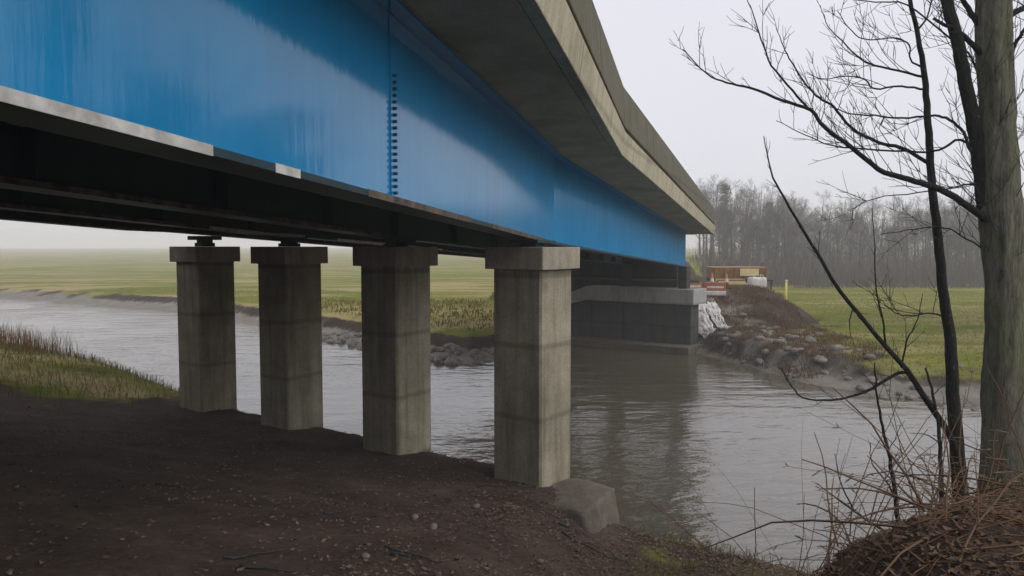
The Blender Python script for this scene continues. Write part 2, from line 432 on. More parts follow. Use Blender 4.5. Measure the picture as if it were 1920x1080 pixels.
def axis(segs):
    out = [segs[0][0]]
    for a, b, st in segs:
        n = max(1, int(round((b - a) / st))); out += list(a + (b - a) * (np.arange(1, n + 1) / n))
    return np.array(out)
gx = axis([(-700, -300, 50), (-300, -100, 12), (-100, -40, 2.5), (-40, -12, 0.5), (-12, 10, 0.12), (10, 30, 0.4), (30, 80, 2), (80, 300, 12), (300, 700, 50)])
gy = axis([(-40, 0, 2.5), (0, 4, 0.4), (4, 19, 0.12), (19, 60, 0.4), (60, 120, 2), (120, 300, 12), (300, 800, 50)])
GX, GY = np.meshgrid(gx, gy)
near, far, U, V, D, BENCH = ground_parts(GX, GY)
GZ = np.maximum(near, far) + EYE
nx, ny = len(gx), len(gy)
ii = np.arange(ny - 1)[:, None] * nx + np.arange(nx - 1)[None, :]
faces = np.stack([ii, ii + 1, ii + 1 + nx, ii + nx], -1).reshape(-1, 4)
ground = np_mesh('ground', np.stack([GX, GY, GZ], -1).reshape(-1, 3), faces, M_GROUND, True)
tag(ground, kind='structure')
isfar = (far > near)
rel_w = (GX - KINK[0]) * math.cos(TH1) - (GY - KINK[1]) * math.sin(TH1)      # across the bridge
SITE = ss(7, 8, GX) * (1 - ss(10.9, 12.6, GX + 0.9 * vnoise(GX, GY, 0.6, 52))) * (1 - ss(48, 60, GY))      # trampled ground by the works
g_far = (1 - SITE) * np.where(GX > 8, ss(1.5, 2.6, D), ss(2.0, 3.2, D)) * (1 - ss(0.15, 0.55, BENCH + 0.35 * vnoise(GX, GY, 1.2, 51)))
g_near = np.maximum(ss(8.6, 11.5, U) * ss(-1.6, -0.9, V) * (1 - ss(1.5, 4.0, V)), 0.42 * ss(0.9, 1.9, rel_w) * ss(-1.7, -0.6, V) * (1 - ss(1.0, 3.0, V)))
m_far = 1 - g_far * 0
m_near = ss(-0.9, -1.6, V) * 0.55
zone = np.zeros((ny * nx, 4), np.float32); zone[:, 3] = 1
zone[:, 0] = np.where(isfar, g_far, g_near).ravel()
zone[:, 1] = np.where(isfar, (1.0 - 0.52 * np.maximum(ss(0, 0.4, BENCH), SITE * ss(0.3, 1.2, D))) * (1 - 0.75 * ss(1.2, 1.9, D) * (1 - SITE)), m_near).ravel()
ca = ground.data.color_attributes.new('zone', 'FLOAT_COLOR', 'POINT')
ca.data.foreach_set('color', zone.ravel())

wv = [(-690, 0, 0), (690, 0, 0), (690, 360, 0), (-690, 360, 0)]
water = np_mesh('river_water', wv, [(0, 1, 2, 3)], M_WATER)
tag(water, kind='structure')

# ------------------------------------------------------------------ the bridge
_S = np.arange(-20, 40.001, 0.01)
def _theta(s):
    t = np.clip((s + 0.13) / 0.06, 0, 1); return TH1 + (TH2 - TH1) * t
_th = _theta(_S)
_px = np.concatenate([[0], np.cumsum(np.sin((_th[1:] + _th[:-1]) / 2) * 0.01)])
_py = np.concatenate([[0], np.cumsum(np.cos((_th[1:] + _th[:-1]) / 2) * 0.01)])
_i0 = int(np.argmin(abs(_S))); _px += KINK[0] - _px[_i0]; _py += KINK[1] - _py[_i0]
SLOPE, CROSS, GD = 0.045, 0.033, 1.48
def bp(s, w, h):
    """s along the bridge, w out from the blue web, h above that girder's underside."""
    x = float(np.interp(s, _S, _px)); y = float(np.interp(s, _S, _py)); t = float(np.interp(s, _S, _th))
    z = EYE + 0.0 - SLOPE * s - CROSS * w + h
    return Vector((x + w * math.cos(t), y - w * math.sin(t), z))
def stations(a, b, step=1.0):
    st = set(np.round(np.arange(a, b, step), 3)) | {a, b}
    st |= {float(k) for k in (-0.14, -0.06) if a < k < b}
    return sorted(st)
S0, S1 = -16.5, 21.2
GW = [0.0, -2.73, -5.45, -8.18]
bridge = empty('bridge', bp(0, -4, 0))
tag(bridge, 'concrete road bridge on blue steel girders crossing the tidal river', 'bridge')
bolt = MB()
bolt.tube([(-0.012, 0, 0), (0.030, 0, 0)], [0.014, 0.012], 6)
bolt_me = bolt.mesh('bolt', M_BOLT)
for gi, w0 in enumerate(GW):
    end = S1 - 0.386 * w0
    FO = 0.10 if gi == 0 else 0.22      # how far the bottom flange stands out
    st = stations(S0, end)
    m = MB(); m.sweep([(w0 - 0.012, 0.045), (w0 + 0.012, 0.045), (w0 + 0.012, GD - 0.03), (w0 - 0.012, GD - 0.03)], stations(S0, -0.1) if gi == 0 else st, bp)
    g = m.build('girder', M_PAINT if gi == 0 else M_STEEL, bridge)  # inner webs carry the underbridge shade in their colour
    if gi == 0:      # the next length of girder, its paint gone dull
        m = MB(); m.sweep([(-0.012, 0.045), (0.012, 0.045), (0.012, GD - 0.03), (-0.012, GD - 0.03)], stations(-0.098, end), bp)
        m.build('web_plate', M_PAINT, g)['label'] = 'duller blue web plate of the far span'
    g['label'] = 'glossy bright blue outer web plate' if gi == 0 else 'inner plate girder coloured dark for the shade'
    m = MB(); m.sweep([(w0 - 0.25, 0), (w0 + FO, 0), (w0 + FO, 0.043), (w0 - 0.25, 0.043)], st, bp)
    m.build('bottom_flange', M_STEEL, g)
    m = MB(); m.sweep([(w0 - 0.17, GD - 0.028), (w0 + 0.17, GD - 0.028), (w0 + 0.17, GD - 0.002), (w0 - 0.17, GD - 0.002)], st, bp)
    m.build('top_flange', M_PAINT if gi == 0 else M_STEEL, g)
    # flange edge in lengths: worn primer and rust outside, pale and brown strips inside
    if gi == 0:
        edges = [(-16.4, -9.42, M_EDGE_PALE), (-8.88, -8.62, M_EDGE_PALE), (-7.7, -5.2, M_EDGE_BROWN), (-4.4, -1.6, M_EDGE_BROWN)]
    elif gi == 1:
        edges = [(-14.0, -5.2, M_EDGE_BROWN), (-4.6, -1.5, M_EDGE_BROWN)]
    elif gi == 2:
        edges = [(-9, -2.1, M_EDGE_BROWN), (-2.0, 0.4, M_EDGE_PALE), (1.6, 7.0, M_EDGE_PALE)]
    else:
        edges = [(-10, -3.3, M_EDGE_PALE), (-2.0, 0.4, M_EDGE_BROWN), (2.5, 5.0, M_EDGE_BROWN)]
    for a, b, mm in edges:
        m = MB(); m.sweep([(w0 + FO - 0.001, -0.004), (w0 + FO + 0.004, -0.004), (w0 + FO + 0.004, 0.047), (w0 + FO - 0.001, 0.047)], stations(a, b), bp)
        m.build('edge_strip', mm, g)
    # stiffeners on the sheltered side (and on both sides of the inner girders)
    for s in np.arange(-15, end - 1, 2.4):
        for side in ((-1,) if gi == 0 else (-1, 1)):
            m = MB(); a, b = sorted((w0 + side * 0.014, w0 + side * 0.16))
            m.sweep([(a, 0.05), (b, 0.05), (b, GD - 0.04), (a, GD - 0.04)], [s, s + 0.014], bp)
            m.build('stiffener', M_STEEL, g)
    if gi == 0:
        for s_sp in (-7.05,):
            m = MB(); m.sweep([(0.0125, 0.06), (0.024, 0.06), (0.024, GD - 0.04), (0.0125, GD - 0.04)], [s_sp - 0.05, s_sp + 0.05], bp)
            m.build('splice_plate', M_PAINT, g)
            for i in range(19):
                o = bpy.data.objects.new('bolt', bolt_me); COL.objects.link(o); o.parent = g
                o.location = bp(s_sp, 0.022, 0.09 + i * 0.05)
                o.rotation_euler = (0, 0, -TH1)
# cross bracing between the girders
for s in (-13, -8.4, -3.6, 5.0, 10.0, 15.0):
    for a, b in zip(GW[:-1], GW[1:]):
        sk = s - 0.386 * (a + b) / 2
        m = MB()
        m.sweep([(b + 0.03, 0.50), (a - 0.03, 0.50), (a - 0.03, 1.15), (b + 0.03, 1.15)], [sk, sk + 0.02], bp)
        m.sweep([(b + 0.03, 0.46), (a - 0.03, 0.46), (a - 0.03, 0.49), (b + 0.03, 0.49)], [sk - 0.08, sk + 0.10], bp)
        m.build('cross_beam', M_STEEL, bridge)
# deck slab, with a small haunch over the outer girder
deck_w0, deck_w1 = -9.35, 1.00
m = MB()
m.sweep([(deck_w0, GD), (-8.5, GD), (0.22, GD), (0.42, GD + 0.03), (deck_w1, GD + 0.05), (deck_w1, GD + 0.32), (deck_w0, GD + 0.32)], stations(S0, 22.2), bp)
m.build('deck_slab', M_CONC_SOF, bridge)
def units(a, b, L, prof, name, mat, gap=0.018, bev=0.012):
    s = a
    while s < b - 0.1:
        e = min(s + L, b)
        m = MB(); m.sweep(prof, stations(s + gap / 2, e - gap / 2, 0.75), bp)
        m.build(name, mat, bridge, bevel=bev)
        s = e
units(S0, 22.2, 2.9, [(1.003, GD + 0.05), (1.15, GD + 0.02), (1.20, GD + 0.40), (1.15, GD + 0.42), (1.003, GD + 0.42)], 'edge_beam', M_CONC_EDGE)
units(S0 - 0.01, 22.2, 3.3, [(0.93, GD + 0.425), (1.11, GD + 0.425), (1.11, GD + 0.475), (1.185, GD + 0.49), (1.155, GD + 1.14), (0.95, GD + 1.14)], 'parapet_panel', M_CONC_PAR)
units(S0, 22.2, 3.3, [(-9.55, GD - 0.05), (-9.353, GD - 0.05), (-9.353, GD + 1.2), (-9.55, GD + 1.2)], 'parapet_panel', M_CONC_PAR)

# ------------------------------------------------------------------ the row of columns
ANG = math.atan2(-PU[1], -PU[0])
col_labels = ['square concrete bridge column under the blue outer girder beside a broken footing',
              'square concrete bridge column standing second from the blue outer girder',
              'square concrete bridge column standing third from the blue outer girder',
              'mossy square concrete bridge column farthest from the blue girder beside grassy bank']
def sq(h, c):
    a = h - c
    return [(-a, -h), (a, -h), (h, -a), (h, a), (a, h), (-a, h), (-h, a), (-h, -a)]
for i in range(4):
    c = COL4 + PU * (8.44 / 3 * i)
    base = gz(c[0], c[1]) - 0.35
    root = empty('bridge_column', (c[0], c[1], base), ANG)
    tag(root, col_labels[i], 'column', 'columns under the bridge')
    M = Matrix.Translation((c[0], c[1], 0)) @ Matrix.Rotation(ANG, 4, 'Z')
    m = MB(); m.prism(sq(0.425, 0.03), base, 4.25, M); m.build('shaft', M_CONC_COL, root)
    cap_top = 4.575
    m = MB(); m.prism(sq(0.515, 0.015), 4.253, cap_top, M); m.build('cap', M_CONC_CAP, root, bevel=0.012)
    # bearing up to the girder
    s_loc = -1.65 + 0.386 * (-GW[i])
    zt = bp(s_loc, GW[i], 0).z - 0.004
    h = max(0.06, zt - cap_top)
    m = MB()
    m.prism(sq(0.15, 0.01), cap_top + 0.002, cap_top + 0.35 * h, M)
    m.prism(sq(0.12, 0.01), cap_top + 0.352 * h, cap_top + 0.62 * h, M)
    m.prism(sq(0.25, 0.01), cap_top + 0.625 * h, cap_top + h, M)
    m.build('bearing', M_STEEL, root)

# ------------------------------------------------------------------ far abutment
A0 = np.array([7.55, 32.0])
AF = -PB
def ap(u, f, z): return Vector((A0[0] + PU[0] * u + AF[0] * f, A0[1] + PU[1] * u + AF[1] * f, z))
abut = empty('bridge_abutment', ap(3.5, 0, 0))
tag(abut, 'concrete abutment rising from the river under the far bridge end', 'abutment')
def ablock(u0, u1, f0, f1, z0, z1, name, mat, z1b=None, z0b=None, bev=0.03):
    z1b = z1 if z1b is None else z1b; z0b = z0 if z0b is None else z0b
    m = MB()
    m.add([ap(u0, f0, z0), ap(u1, f0, z0b), ap(u1, f1, z0b), ap(u0, f1, z0), ap(u0, f0, z1), ap(u1, f0, z1b), ap(u1, f1, z1b), ap(u0, f1, z1)],
          [(0, 1, 2, 3), (4, 7, 6, 5), (0, 4, 5, 1), (1, 5, 6, 2), (2, 6, 7, 3), (3, 7, 4, 0)])
    return m.build(name, mat, abut, bevel=bev)
ablock(-0.45, 9.5, -1.0, 0.95, -0.8, 0.32, 'footing_ledge', M_CONC_PAR)
for k in range(5):
    ablock(-0.15 + 1.62 * k, -0.15 + 1.62 * (k + 1) - 0.03, -0.9, 0.0, 0.322, 2.05, 'wall_panel', M_CONC_DARK, bev=0.015)
ablock(-0.35, 4.9, -1.3, 0.22, 2.053, 2.72, 'bank_seat', M_CONC_PALE)
ablock(4.905, 7.0, -1.3, 0.20, 2.053, 2.70, 'wing_coping', M_CONC_PALE, z1b=1.95, z0b=1.55)
ablock(0.9, 9.6, -1.9, -0.95, 2.3, 4.25, 'back_wall', M_CONC_DARK)
ablock(-0.25, 6.4, -0.93, -0.62, 2.98, 3.08, 'ledge', M_CONC_PAR, bev=0.0)
for gi, w0 in enumerate(GW):
    q = bp(S1 - 0.386 * w0 - 0.35, w0, 0)
    m = MB(); MM = Matrix.Translation((q.x, q.y, 0)) @ Matrix.Rotation(ANG, 4, 'Z')
    m.prism(sq(0.2, 0.01), 2.724, q.z - 0.004, MM); m.build('bearing_plinth', M_CONC_DARK, abut)

# ------------------------------------------------------------------ near abutment, behind the viewer's left shoulder
NA = COL4 - PB * 9.9
def nap(u, f, z): return Vector((NA[0] + PU[0] * u + PB[0] * f, NA[1] + PU[1] * u + PB[1] * f, z))
nab = empty('bridge_abutment', nap(0, 0, 2))
tag(nab, 'dark concrete abutment wall holding up the near end of the girders', 'abutment')
for k in range(5):
    u0 = -0.9 + 2.3 * k; u1 = u0 + 2.27
    m = MB(); m.add([nap(u0, -0.8, 0.5), nap(u1, -0.8, 0.5), nap(u1, 0, 0.5), nap(u0, 0, 0.5), nap(u0, -0.8, 5.0), nap(u1, -0.8, 5.1), nap(u1, 0, 5.1), nap(u0, 0, 5.0)],
                    [(0, 1, 2, 3), (4, 7, 6, 5), (0, 4, 5, 1), (1, 5, 6, 2), (2, 6, 7, 3), (3, 7, 4, 0)])
    m.build('wall_panel', M_CONC_DARK, nab, bevel=0.02)

# ------------------------------------------------------------------ broken footing by the outer column
def rock_mesh(name, sx, sy, sz, seed, mat, sub=2, rough=0.18, boxy=0.0):
    import bmesh
    bm = bmesh.new()
    if boxy:
        bmesh.ops.create_cube(bm, size=2)
        bmesh.ops.subdivide_edges(bm, edges=bm.edges[:], cuts=sub * 3, use_grid_fill=True)
    else:
        bmesh.ops.create_icosphere(bm, subdivisions=sub, radius=1)
    r = random.Random(seed)
    ph = [(Vector((r.uniform(-1, 1), r.uniform(-1, 1), r.uniform(-1, 1))).normalized(), r.uniform(1.2, 4.0), r.uniform(0, 6)) for _ in range(9)]
    for v in bm.verts:
        co = v.co.copy()
        d = sum(math.sin(co.dot(a) * f + p) for a, f, p in ph) / 9
        n = co.normalized()
        if boxy:
            k = max(0, (co.length - 1.28)) * boxy
            co = co - n * k
        if boxy:      # chips and weathered pitting
            d += 0.30 * sum(math.sin(co.dot(a) * f * 5.1 + p * 2) for a, f, p in ph) / 9
        v.co = Vector((co.x * sx, co.y * sy, co.z * sz)) + Vector((n.x * sx, n.y * sy, n.z * sz)) * (d * rough * 2 + r.uniform(-0.03, 0.03) * (1 if not boxy else 0.5))
    me = bpy.data.meshes.new(name); bm.to_mesh(me); bm.free()
    me.materials.append(mat)
    return me
foot_me = rock_mesh('footing_block', 0.56, 0.60, 0.60, 11, M_STONE, 5, 0.075, 0.42)
foot_me.polygons.foreach_set('use_smooth', [True] * len(foot_me.polygons))
foot = bpy.data.objects.new('footing_block', foot_me); COL.objects.link(foot)
fp = COL4 - PU * 0.80 - PB * 0.25
foot.location = (fp[0], fp[1], 0.50); foot.rotation_euler = (0.03, -0.05, ANG + 0.1)
tag(foot, 'broken concrete footing block at the foot of the outer column', 'footing')

# ------------------------------------------------------------------ foreground trees
def smooth_path(pts, rads, sub=4, wob=0.0, seed=0):
    r = random.Random(seed)
    P = [pts[0] * 2 - pts[1]] + list(pts) + [pts[-1] * 2 - pts[-2]]
    out, ro = [], []
    for i in range(1, len(P) - 2):
        for j in range(sub):
            t = j / sub
            a, b, c, d = P[i-1], P[i], P[i+1], P[i+2]
            q = 0.5 * ((2*b) + (c-a)*t + (2*a-5*b+4*c-d)*t*t + (3*b-a-3*c+d)*t**3)
            if wob and not (i == 1 and j == 0): q = q + Vector((r.uniform(-1, 1), r.uniform(-1, 1), r.uniform(-1, 1))) * wob
            out.append(q); ro.append(rads[i-1] + (rads[i] - rads[i-1]) * t)
    out.append(P[-2]); ro.append(rads[-1])
    return out, ro
def px_path(spec, z0, z1):
    n = len(spec)
    return [at(x, y, z0 + (z1 - z0) * i / (n - 1)) for i, (x, y) in enumerate(spec)]
def lin(a, b, n): return [a + (b - a) * i / (n - 1) for i in range(n)]
def branch(parent, name, spec, z0, z1, r0, r1, mat, sides=7, seed=0, wob=0.006, store=None):
    pts = px_path(spec, z0, z1)
    p, r = smooth_path(pts, (r0 if hasattr(r0, '__len__') else lin(r0, r1, len(pts))), 4, wob, seed)
    m = MB(); m.tube(p, r, sides)
    o = m.build(name, mat, parent, True)
    if store is not None: store.append((p, r))
    return o
def add_twigs(m, paths, rnd, dens, length, up=0.35, tip=0.0016, depth=1, start=0.15):
    for p, r in paths:
        L = sum((p[i+1] - p[i]).length for i in range(len(p) - 1))
        n = max(1, int(L * dens))
        for _ in range(n):
            t = rnd.uniform(start, 1.0)
            i = min(len(p) - 2, int(t * (len(p) - 1)))
            o = p[i]; d = (p[i+1] - p[i]).normalized()
            side = d.cross(Vector((rnd.uniform(-1, 1), rnd.uniform(-1, 1), rnd.uniform(-1, 1)))).normalized()
            dr = (d * rnd.uniform(0.5, 1.0) + side * rnd.uniform(0.5, 1.0) + Vector((0, 0, up * rnd.uniform(0, 1.4)))).normalized()
            l = length * rnd.uniform(0.35, 1.1) * (0.6 + 0.6 * (1 - t))
            k = 5; q = [o]; rr = [max(tip * 1.6, min(r[i] * 0.55, 0.004))]
            for j in range(k):
                dr = (dr + Vector((rnd.uniform(-1, 1), rnd.uniform(-1, 1), rnd.uniform(-0.6, 1.1))) * 0.2).normalized()
                q.append(q[-1] + dr * l / k); rr.append(rr[0] + (tip - rr[0]) * (j + 1) / k)
            m.tube(q, rr, 4, False)
            if depth > 0 and l > 0.18:
                add_twigs(m, [(q, rr)], rnd, 9, l * 0.5, up, tip, depth - 1, 0.25)

TZ = 6.2
tree_base = at(1878, 900, TZ)
tree = empty('tree', (tree_base.x, tree_base.y, gz(tree_base.x, tree_base.y)))
tag(tree, 'bare mossy tree with a thick trunk and dark second stem on the riverbank', 'tree')
pts = [at(x, y, TZ) for x, y in [(1876, 1010), (1876, 930), (1880, 800), (1883, 620), (1878, 420), (1872, 250), (1864, 110), (1862, 0), (1858, -160), (1850, -420), (1838, -700)]]
p, r = smooth_path(pts, [0.25, 0.18, 0.150, 0.140, 0.150, 0.133, 0.127, 0.124, 0.115, 0.09, 0.05], 9, 0.004, 4)
m = MB(); m.tube(p, r, 28)
_rt = random.Random(8); _ph = [(_rt.uniform(2, 9), _rt.uniform(-14, 14), _rt.uniform(0, 6.28)) for _ in range(7)]
_nv = []; p_trunk, r_trunk = p, r
for i_, v_ in enumerate(m.v):       # furrows, swellings and burrs
    ctr = p[i_ // 28]; an = 2 * math.pi * (i_ % 28) / 28; d_ = Vector(v_) - ctr
    f_ = 1 + sum(0.028 * math.sin(round(a_) * an + b_ * ctr.z * 0.35 + c_) for a_, b_, c_ in _ph) + _rt.uniform(-0.025, 0.025)
    _nv.append(tuple(ctr + d_ * f_))
m.v = _nv
m.build('trunk', M_BARK, tree, True)
store = []
branch(tree, 'stem', [(1884, 760), (1878, 640), (1868, 540), (1856, 450), (1847, 385), (1837, 300), (1822, 215), (1805, 130), (1790, 55), (1772, -10), (1745, -120), (1700, -330)], TZ + 0.13, TZ - 0.1, [0.02, 0.04, 0.06, 0.068, 0.064, 0.058, 0.056, 0.052, 0.048, 0.045, 0.040, 0.028], 0, M_BARK_D, 10, 5, 0.004, store)
branch(tree, 'branch', [(1850, 412), (1790, 370), (1743, 348), (1690, 333), (1647, 317), (1597, 277), (1547, 240), (1520, 207), (1467, 188), (1407, 165), (1363, 155), (1323, 137), (1280, 92)], TZ - 0.05, TZ + 0.5, 0.030, 0.004, M_BARK_D, 7, 6, 0.004, store)
branch(tree, 'branch', [(1516, 204), (1487, 170), (1447, 123), (1427, 73), (1413, 30), (1398, -10)], TZ + 0.35, TZ + 0.2, 0.011, 0.003, M_BARK_D, 6, 7, 0.004, store)
branch(tree, 'branch', [(1822, 285), (1800, 240), (1775, 222), (1742, 217), (1690, 222), (1640, 217), (1590, 212), (1555, 200)], TZ - 0.1, TZ + 0.2, 0.013, 0.004, M_BARK_D, 6, 8, 0.006, store)
branch(tree, 'branch', [(1842, 300), (1800, 262), (1760, 282), (1700, 284), (1600, 278), (1545, 268), (1500, 248), (1455, 226)], TZ, TZ + 0.7, 0.012, 0.003, M_BARK_D, 6, 9, 0.006, store)
branch(tree, 'branch', [(1848, 60), (1820, 25), (1795, -15), (1740, -80)], TZ, TZ + 0.1, 0.028, 0.012, M_BARK_D, 7, 10, 0.004, store)
branch(tree, 'branch', [(1850, 112), (1825, 85), (1800, 60), (1768, 45), (1750, 35)], TZ, TZ - 0.1, 0.026, 0.010, M_BARK_D, 7, 11, 0.004, store)
branch(tree, 'branch', [(1880, 40), (1905, 22), (1945, 2), (2010, -60), (2090, -140)], TZ, TZ + 0.4, 0.030, 0.012, M_BARK_D, 7, 12, 0.004, store)
branch(tree, 'branch', [(1890, 130), (1903, 85), (1925, 50), (1960, -10), (1985, -100)], TZ, TZ - 0.2, 0.018, 0.008, M_BARK_D, 7, 13, 0.004, store)
branch(tree, 'branch', [(1866, 180), (1840, 150), (1815, 100), (1780, 70), (1700, 8), (1640, 4), (1590, -4)], TZ, TZ + 0.8, 0.013, 0.004, M_BARK_D, 6, 14, 0.006, store)
branch(tree, 'branch', [(1854, 360), (1820, 345), (1790, 352), (1720, 362), (1640, 372), (1590, 395)], TZ, TZ + 0.9, 0.009, 0.003, M_BARK_D, 6, 15, 0.006, store)
branch(tree, 'branch', [(1850, 470), (1800, 440), (1760, 425), (1700, 432), (1650, 440)], TZ, TZ + 0.8, 0.008, 0.003, M_BARK_D, 6, 16, 0.006, store)
m = MB(); add_twigs(m, store, random.Random(3), 9.0, 0.65, 0.4)
add_twigs(m, [(p_trunk, r_trunk)], random.Random(13), 6.0, 1.5, 0.25, 0.0018, 1, 0.35)
m.build('twigs', M_TWIG, tree, True)['kind'] = 'stuff'

# slender stem standing between the trunk and the river
TZ2 = 6.9
sp = at(1792, 880, TZ2)
slim = empty('tree', (sp.x, sp.y, gz(sp.x, sp.y)))
tag(slim, 'slender dark bare tree rising just beside the mossy trunk', 'tree')
pts = [at(x, y, TZ2) for x, y in [(1806, 1010), (1797, 880), (1788, 760), (1782, 640), (1768, 540), (1757, 430), (1746, 340), (1741, 250), (1735, 160), (1722, 70), (1706, 0), (1690, -100), (1660, -260)]]
p, r = smooth_path(pts, [0.080, 0.068, 0.060, 0.052, 0.044, 0.040, 0.036, 0.033, 0.028, 0.022, 0.019, 0.014, 0.006], 5, 0.005, 21)
m = MB(); m.tube(p, r, 10); m.build('trunk', M_BARK_D, slim, True)
st2 = []
branch(slim, 'branch', [(1741, 306), (1690, 277), (1647, 267), (1597, 240), (1563, 200), (1537, 185), (1513, 160), (1480, 110), (1467, 83), (1455, 52)], TZ2, TZ2 + 0.3, 0.018, 0.003, M_BARK_D, 6, 22, 0.004, st2)
branch(slim, 'branch', [(1734, 146), (1703, 137), (1640, 123), (1613, 110), (1580, 77), (1553, 50), (1538, 10)], TZ2, TZ2 + 0.4, 0.012, 0.003, M_BARK_D, 6, 23, 0.005, st2)
branch(slim, 'branch', [(1736, 168), (1690, 162), (1640, 167), (1625, 152), (1600, 143), (1540, 148), (1513, 135)], TZ2, TZ2 + 0.2, 0.010, 0.003, M_BARK_D, 6, 24, 0.005, st2)
branch(slim, 'branch', [(1728, 126), (1708, 112), (1704, 85), (1680, 72), (1620, 74), (1590, 50), (1570, 20)], TZ2, TZ2 - 0.3, 0.009, 0.003, M_BARK_D, 6, 25, 0.005, st2)
branch(slim, 'branch', [(1770, 592), (1740, 588), (1700, 592), (1672, 582), (1650, 560)], TZ2, TZ2 - 0.2, 0.009, 0.003, M_BARK_D, 6, 26, 0.005, st2)
branch(slim, 'branch', [(1718, 60), (1740, 30), (1750, -20), (1755, -90)], TZ2, TZ2, 0.010, 0.004, M_BARK_D, 6, 27, 0.004, st2)
m = MB(); add_twigs(m, st2, random.Random(5), 10.0, 0.65, 0.4)
m.build('twigs', M_TWIG, slim, True)['kind'] = 'stuff'

# leaning and low saplings
def sapling(label, trunk, zs, r0, r1, branches, seed, base_r=0, tw=5.0, twl=0.3, mat=None):
    b = at(*trunk[0], zs[0])
    root = empty('sapling', (b.x, b.y, gz(b.x, b.y)))
    tag(root, label, 'sapling')
    st = []
    branch(root, 'stem', trunk, zs[0], zs[1], r0, r1, mat or M_BARK_D, 7, seed, 0.005, st)
    for i, (spec, za, zb_, ra, rb) in enumerate(branches):
        branch(root, 'branch', spec, za, zb_, ra, rb, mat or M_BARK_D, 6, seed + i + 1, 0.004, st)
    m = MB(); add_twigs(m, st, random.Random(seed), tw, twl, 0.4, 0.0014)
    m.build('twigs', M_TWIG, root, True)['kind'] = 'stuff'
    return root
sapling('sapling leaning far out over the river beside the slender tree',
        [(1800, 905), (1790, 835), (1740, 755), (1700, 695), (1640, 625), (1575, 545), (1520, 455), (1470, 370), (1445, 320), (1432, 255)], (6.6, 6.9), 0.034, 0.004,
        [([(1703, 697), (1680, 702), (1640, 725), (1600, 742), (1555, 750), (1505, 745), (1480, 718), (1465, 690)], 6.75, 6.5, 0.017, 0.004),
         ([(1660, 645), (1655, 600), (1642, 540), (1640, 460), (1635, 390)], 6.78, 6.8, 0.010, 0.003),
         ([(1690, 690), (1700, 640), (1720, 600), (1730, 550)], 6.75, 6.7, 0.009, 0.003),
         ([(1600, 575), (1592, 610), (1602, 650)], 6.8, 6.8, 0.006, 0.002)], 31)
sapling('thin upright sapling standing alone at the brink of the bracken mound',
        [(1694, 1060), (1688, 1000), (1678, 930), (1668, 860), (1655, 800), (1645, 745), (1640, 680)], (5.4, 5.5), 0.022, 0.005,
        [([(1680, 935), (1660, 900), (1635, 870), (1632, 830)], 5.42, 5.4, 0.008, 0.002),
         ([(1690, 1010), (1640, 985), (1590, 950), (1555, 925), (1530, 905)], 5.4, 5.3, 0.010, 0.002),
         ([(1600, 955), (1575, 900), (1565, 850)], 5.32, 5.3, 0.006, 0.002)], 41, tw=6)
sapling('short straight sapling close below the slender tree trunk',
        [(1768, 1000), (1766, 950), (1764, 880), (1760, 800), (1750, 740), (1735, 690)], (5.9, 6.2), 0.024, 0.008,
        [([(1765, 900), (1740, 960), (1725, 985)], 5.95, 5.8, 0.008, 0.003),
         ([(1762, 830), (1735, 815), (1705, 812)], 6.0, 5.9, 0.006, 0.002)], 51)

# ------------------------------------------------------------------ woodland across the marsh
def far_tree_mesh(seed, H, spread, mat_t, mat_c, dens=1.0, dark=False):
    r = random.Random(seed)
    t, c = MB(), MB()
    pts = [Vector((0, 0, -0.3))]; d = Vector((r.uniform(-.06, .06), r.uniform(-.06, .06), 1))
    n = 8
    for i in range(n):
        d = (d + Vector((r.uniform(-.07, .07), r.uniform(-.07, .07), 0))).normalized()
        pts.append(pts[-1] + d * H * 0.92 / n)
    rad = lin(0.016 * H, 0.002 * H, n + 1)
    t.tube(pts, rad, 6, False)
    def twig(o, dr, l, rr, lev):
        k = 3 if lev < 2 else 2; q = [o]; ra = [rr]
        for j in range(k):
            dr = (dr + Vector((r.uniform(-1, 1), r.uniform(-1, 1), r.uniform(-0.5, 0.9))) * 0.22).normalized()
            q.append(q[-1] + dr * l / k); ra.append(rr * (1 - 0.75 * (j + 1) / k))
        (t if lev == 0 else c).tube(q, ra, 4 if lev == 0 else 3, False)
        if lev < 3:
            m_ = int((6, 6, 4)[lev] * dens)
            for _ in range(m_):
                f = r.uniform(0.3, 1); i = min(k - 1, int(f * k))
                o2 = q[i].lerp(q[i+1], f * k - i if f * k - i <= 1 else 1)
                ax = (q[i+1] - q[i]).normalized()
                sd = ax.cross(Vector((r.uniform(-1, 1), r.uniform(-1, 1), r.uniform(-1, 1)))).normalized()
                twig(o2, (ax * 0.75 + sd * 0.65 + Vector((0, 0, 0.2))).normalized(), l * r.uniform(0.35, 0.6), max(rr * 0.45, 0.007), lev + 1)
    for _ in range(int(13 * dens)):
        f = r.uniform(0.22, 0.97); i = min(n - 1, int(f * n)); o = pts[i].lerp(pts[i+1], f * n - i)
        a = r.uniform(0, 6.28)
        l = spread * (1.05 - 0.75 * abs(f - 0.35)) * r.uniform(0.6, 1.1)
        twig(o, Vector((math.cos(a) * 0.7, math.sin(a) * 0.7, r.uniform(0.45, 1.1))).normalized(), l, 0.005 * H * (1.2 - f), 0)
    return t.mesh('trunk', mat_t), c.mesh('crown', mat_c)
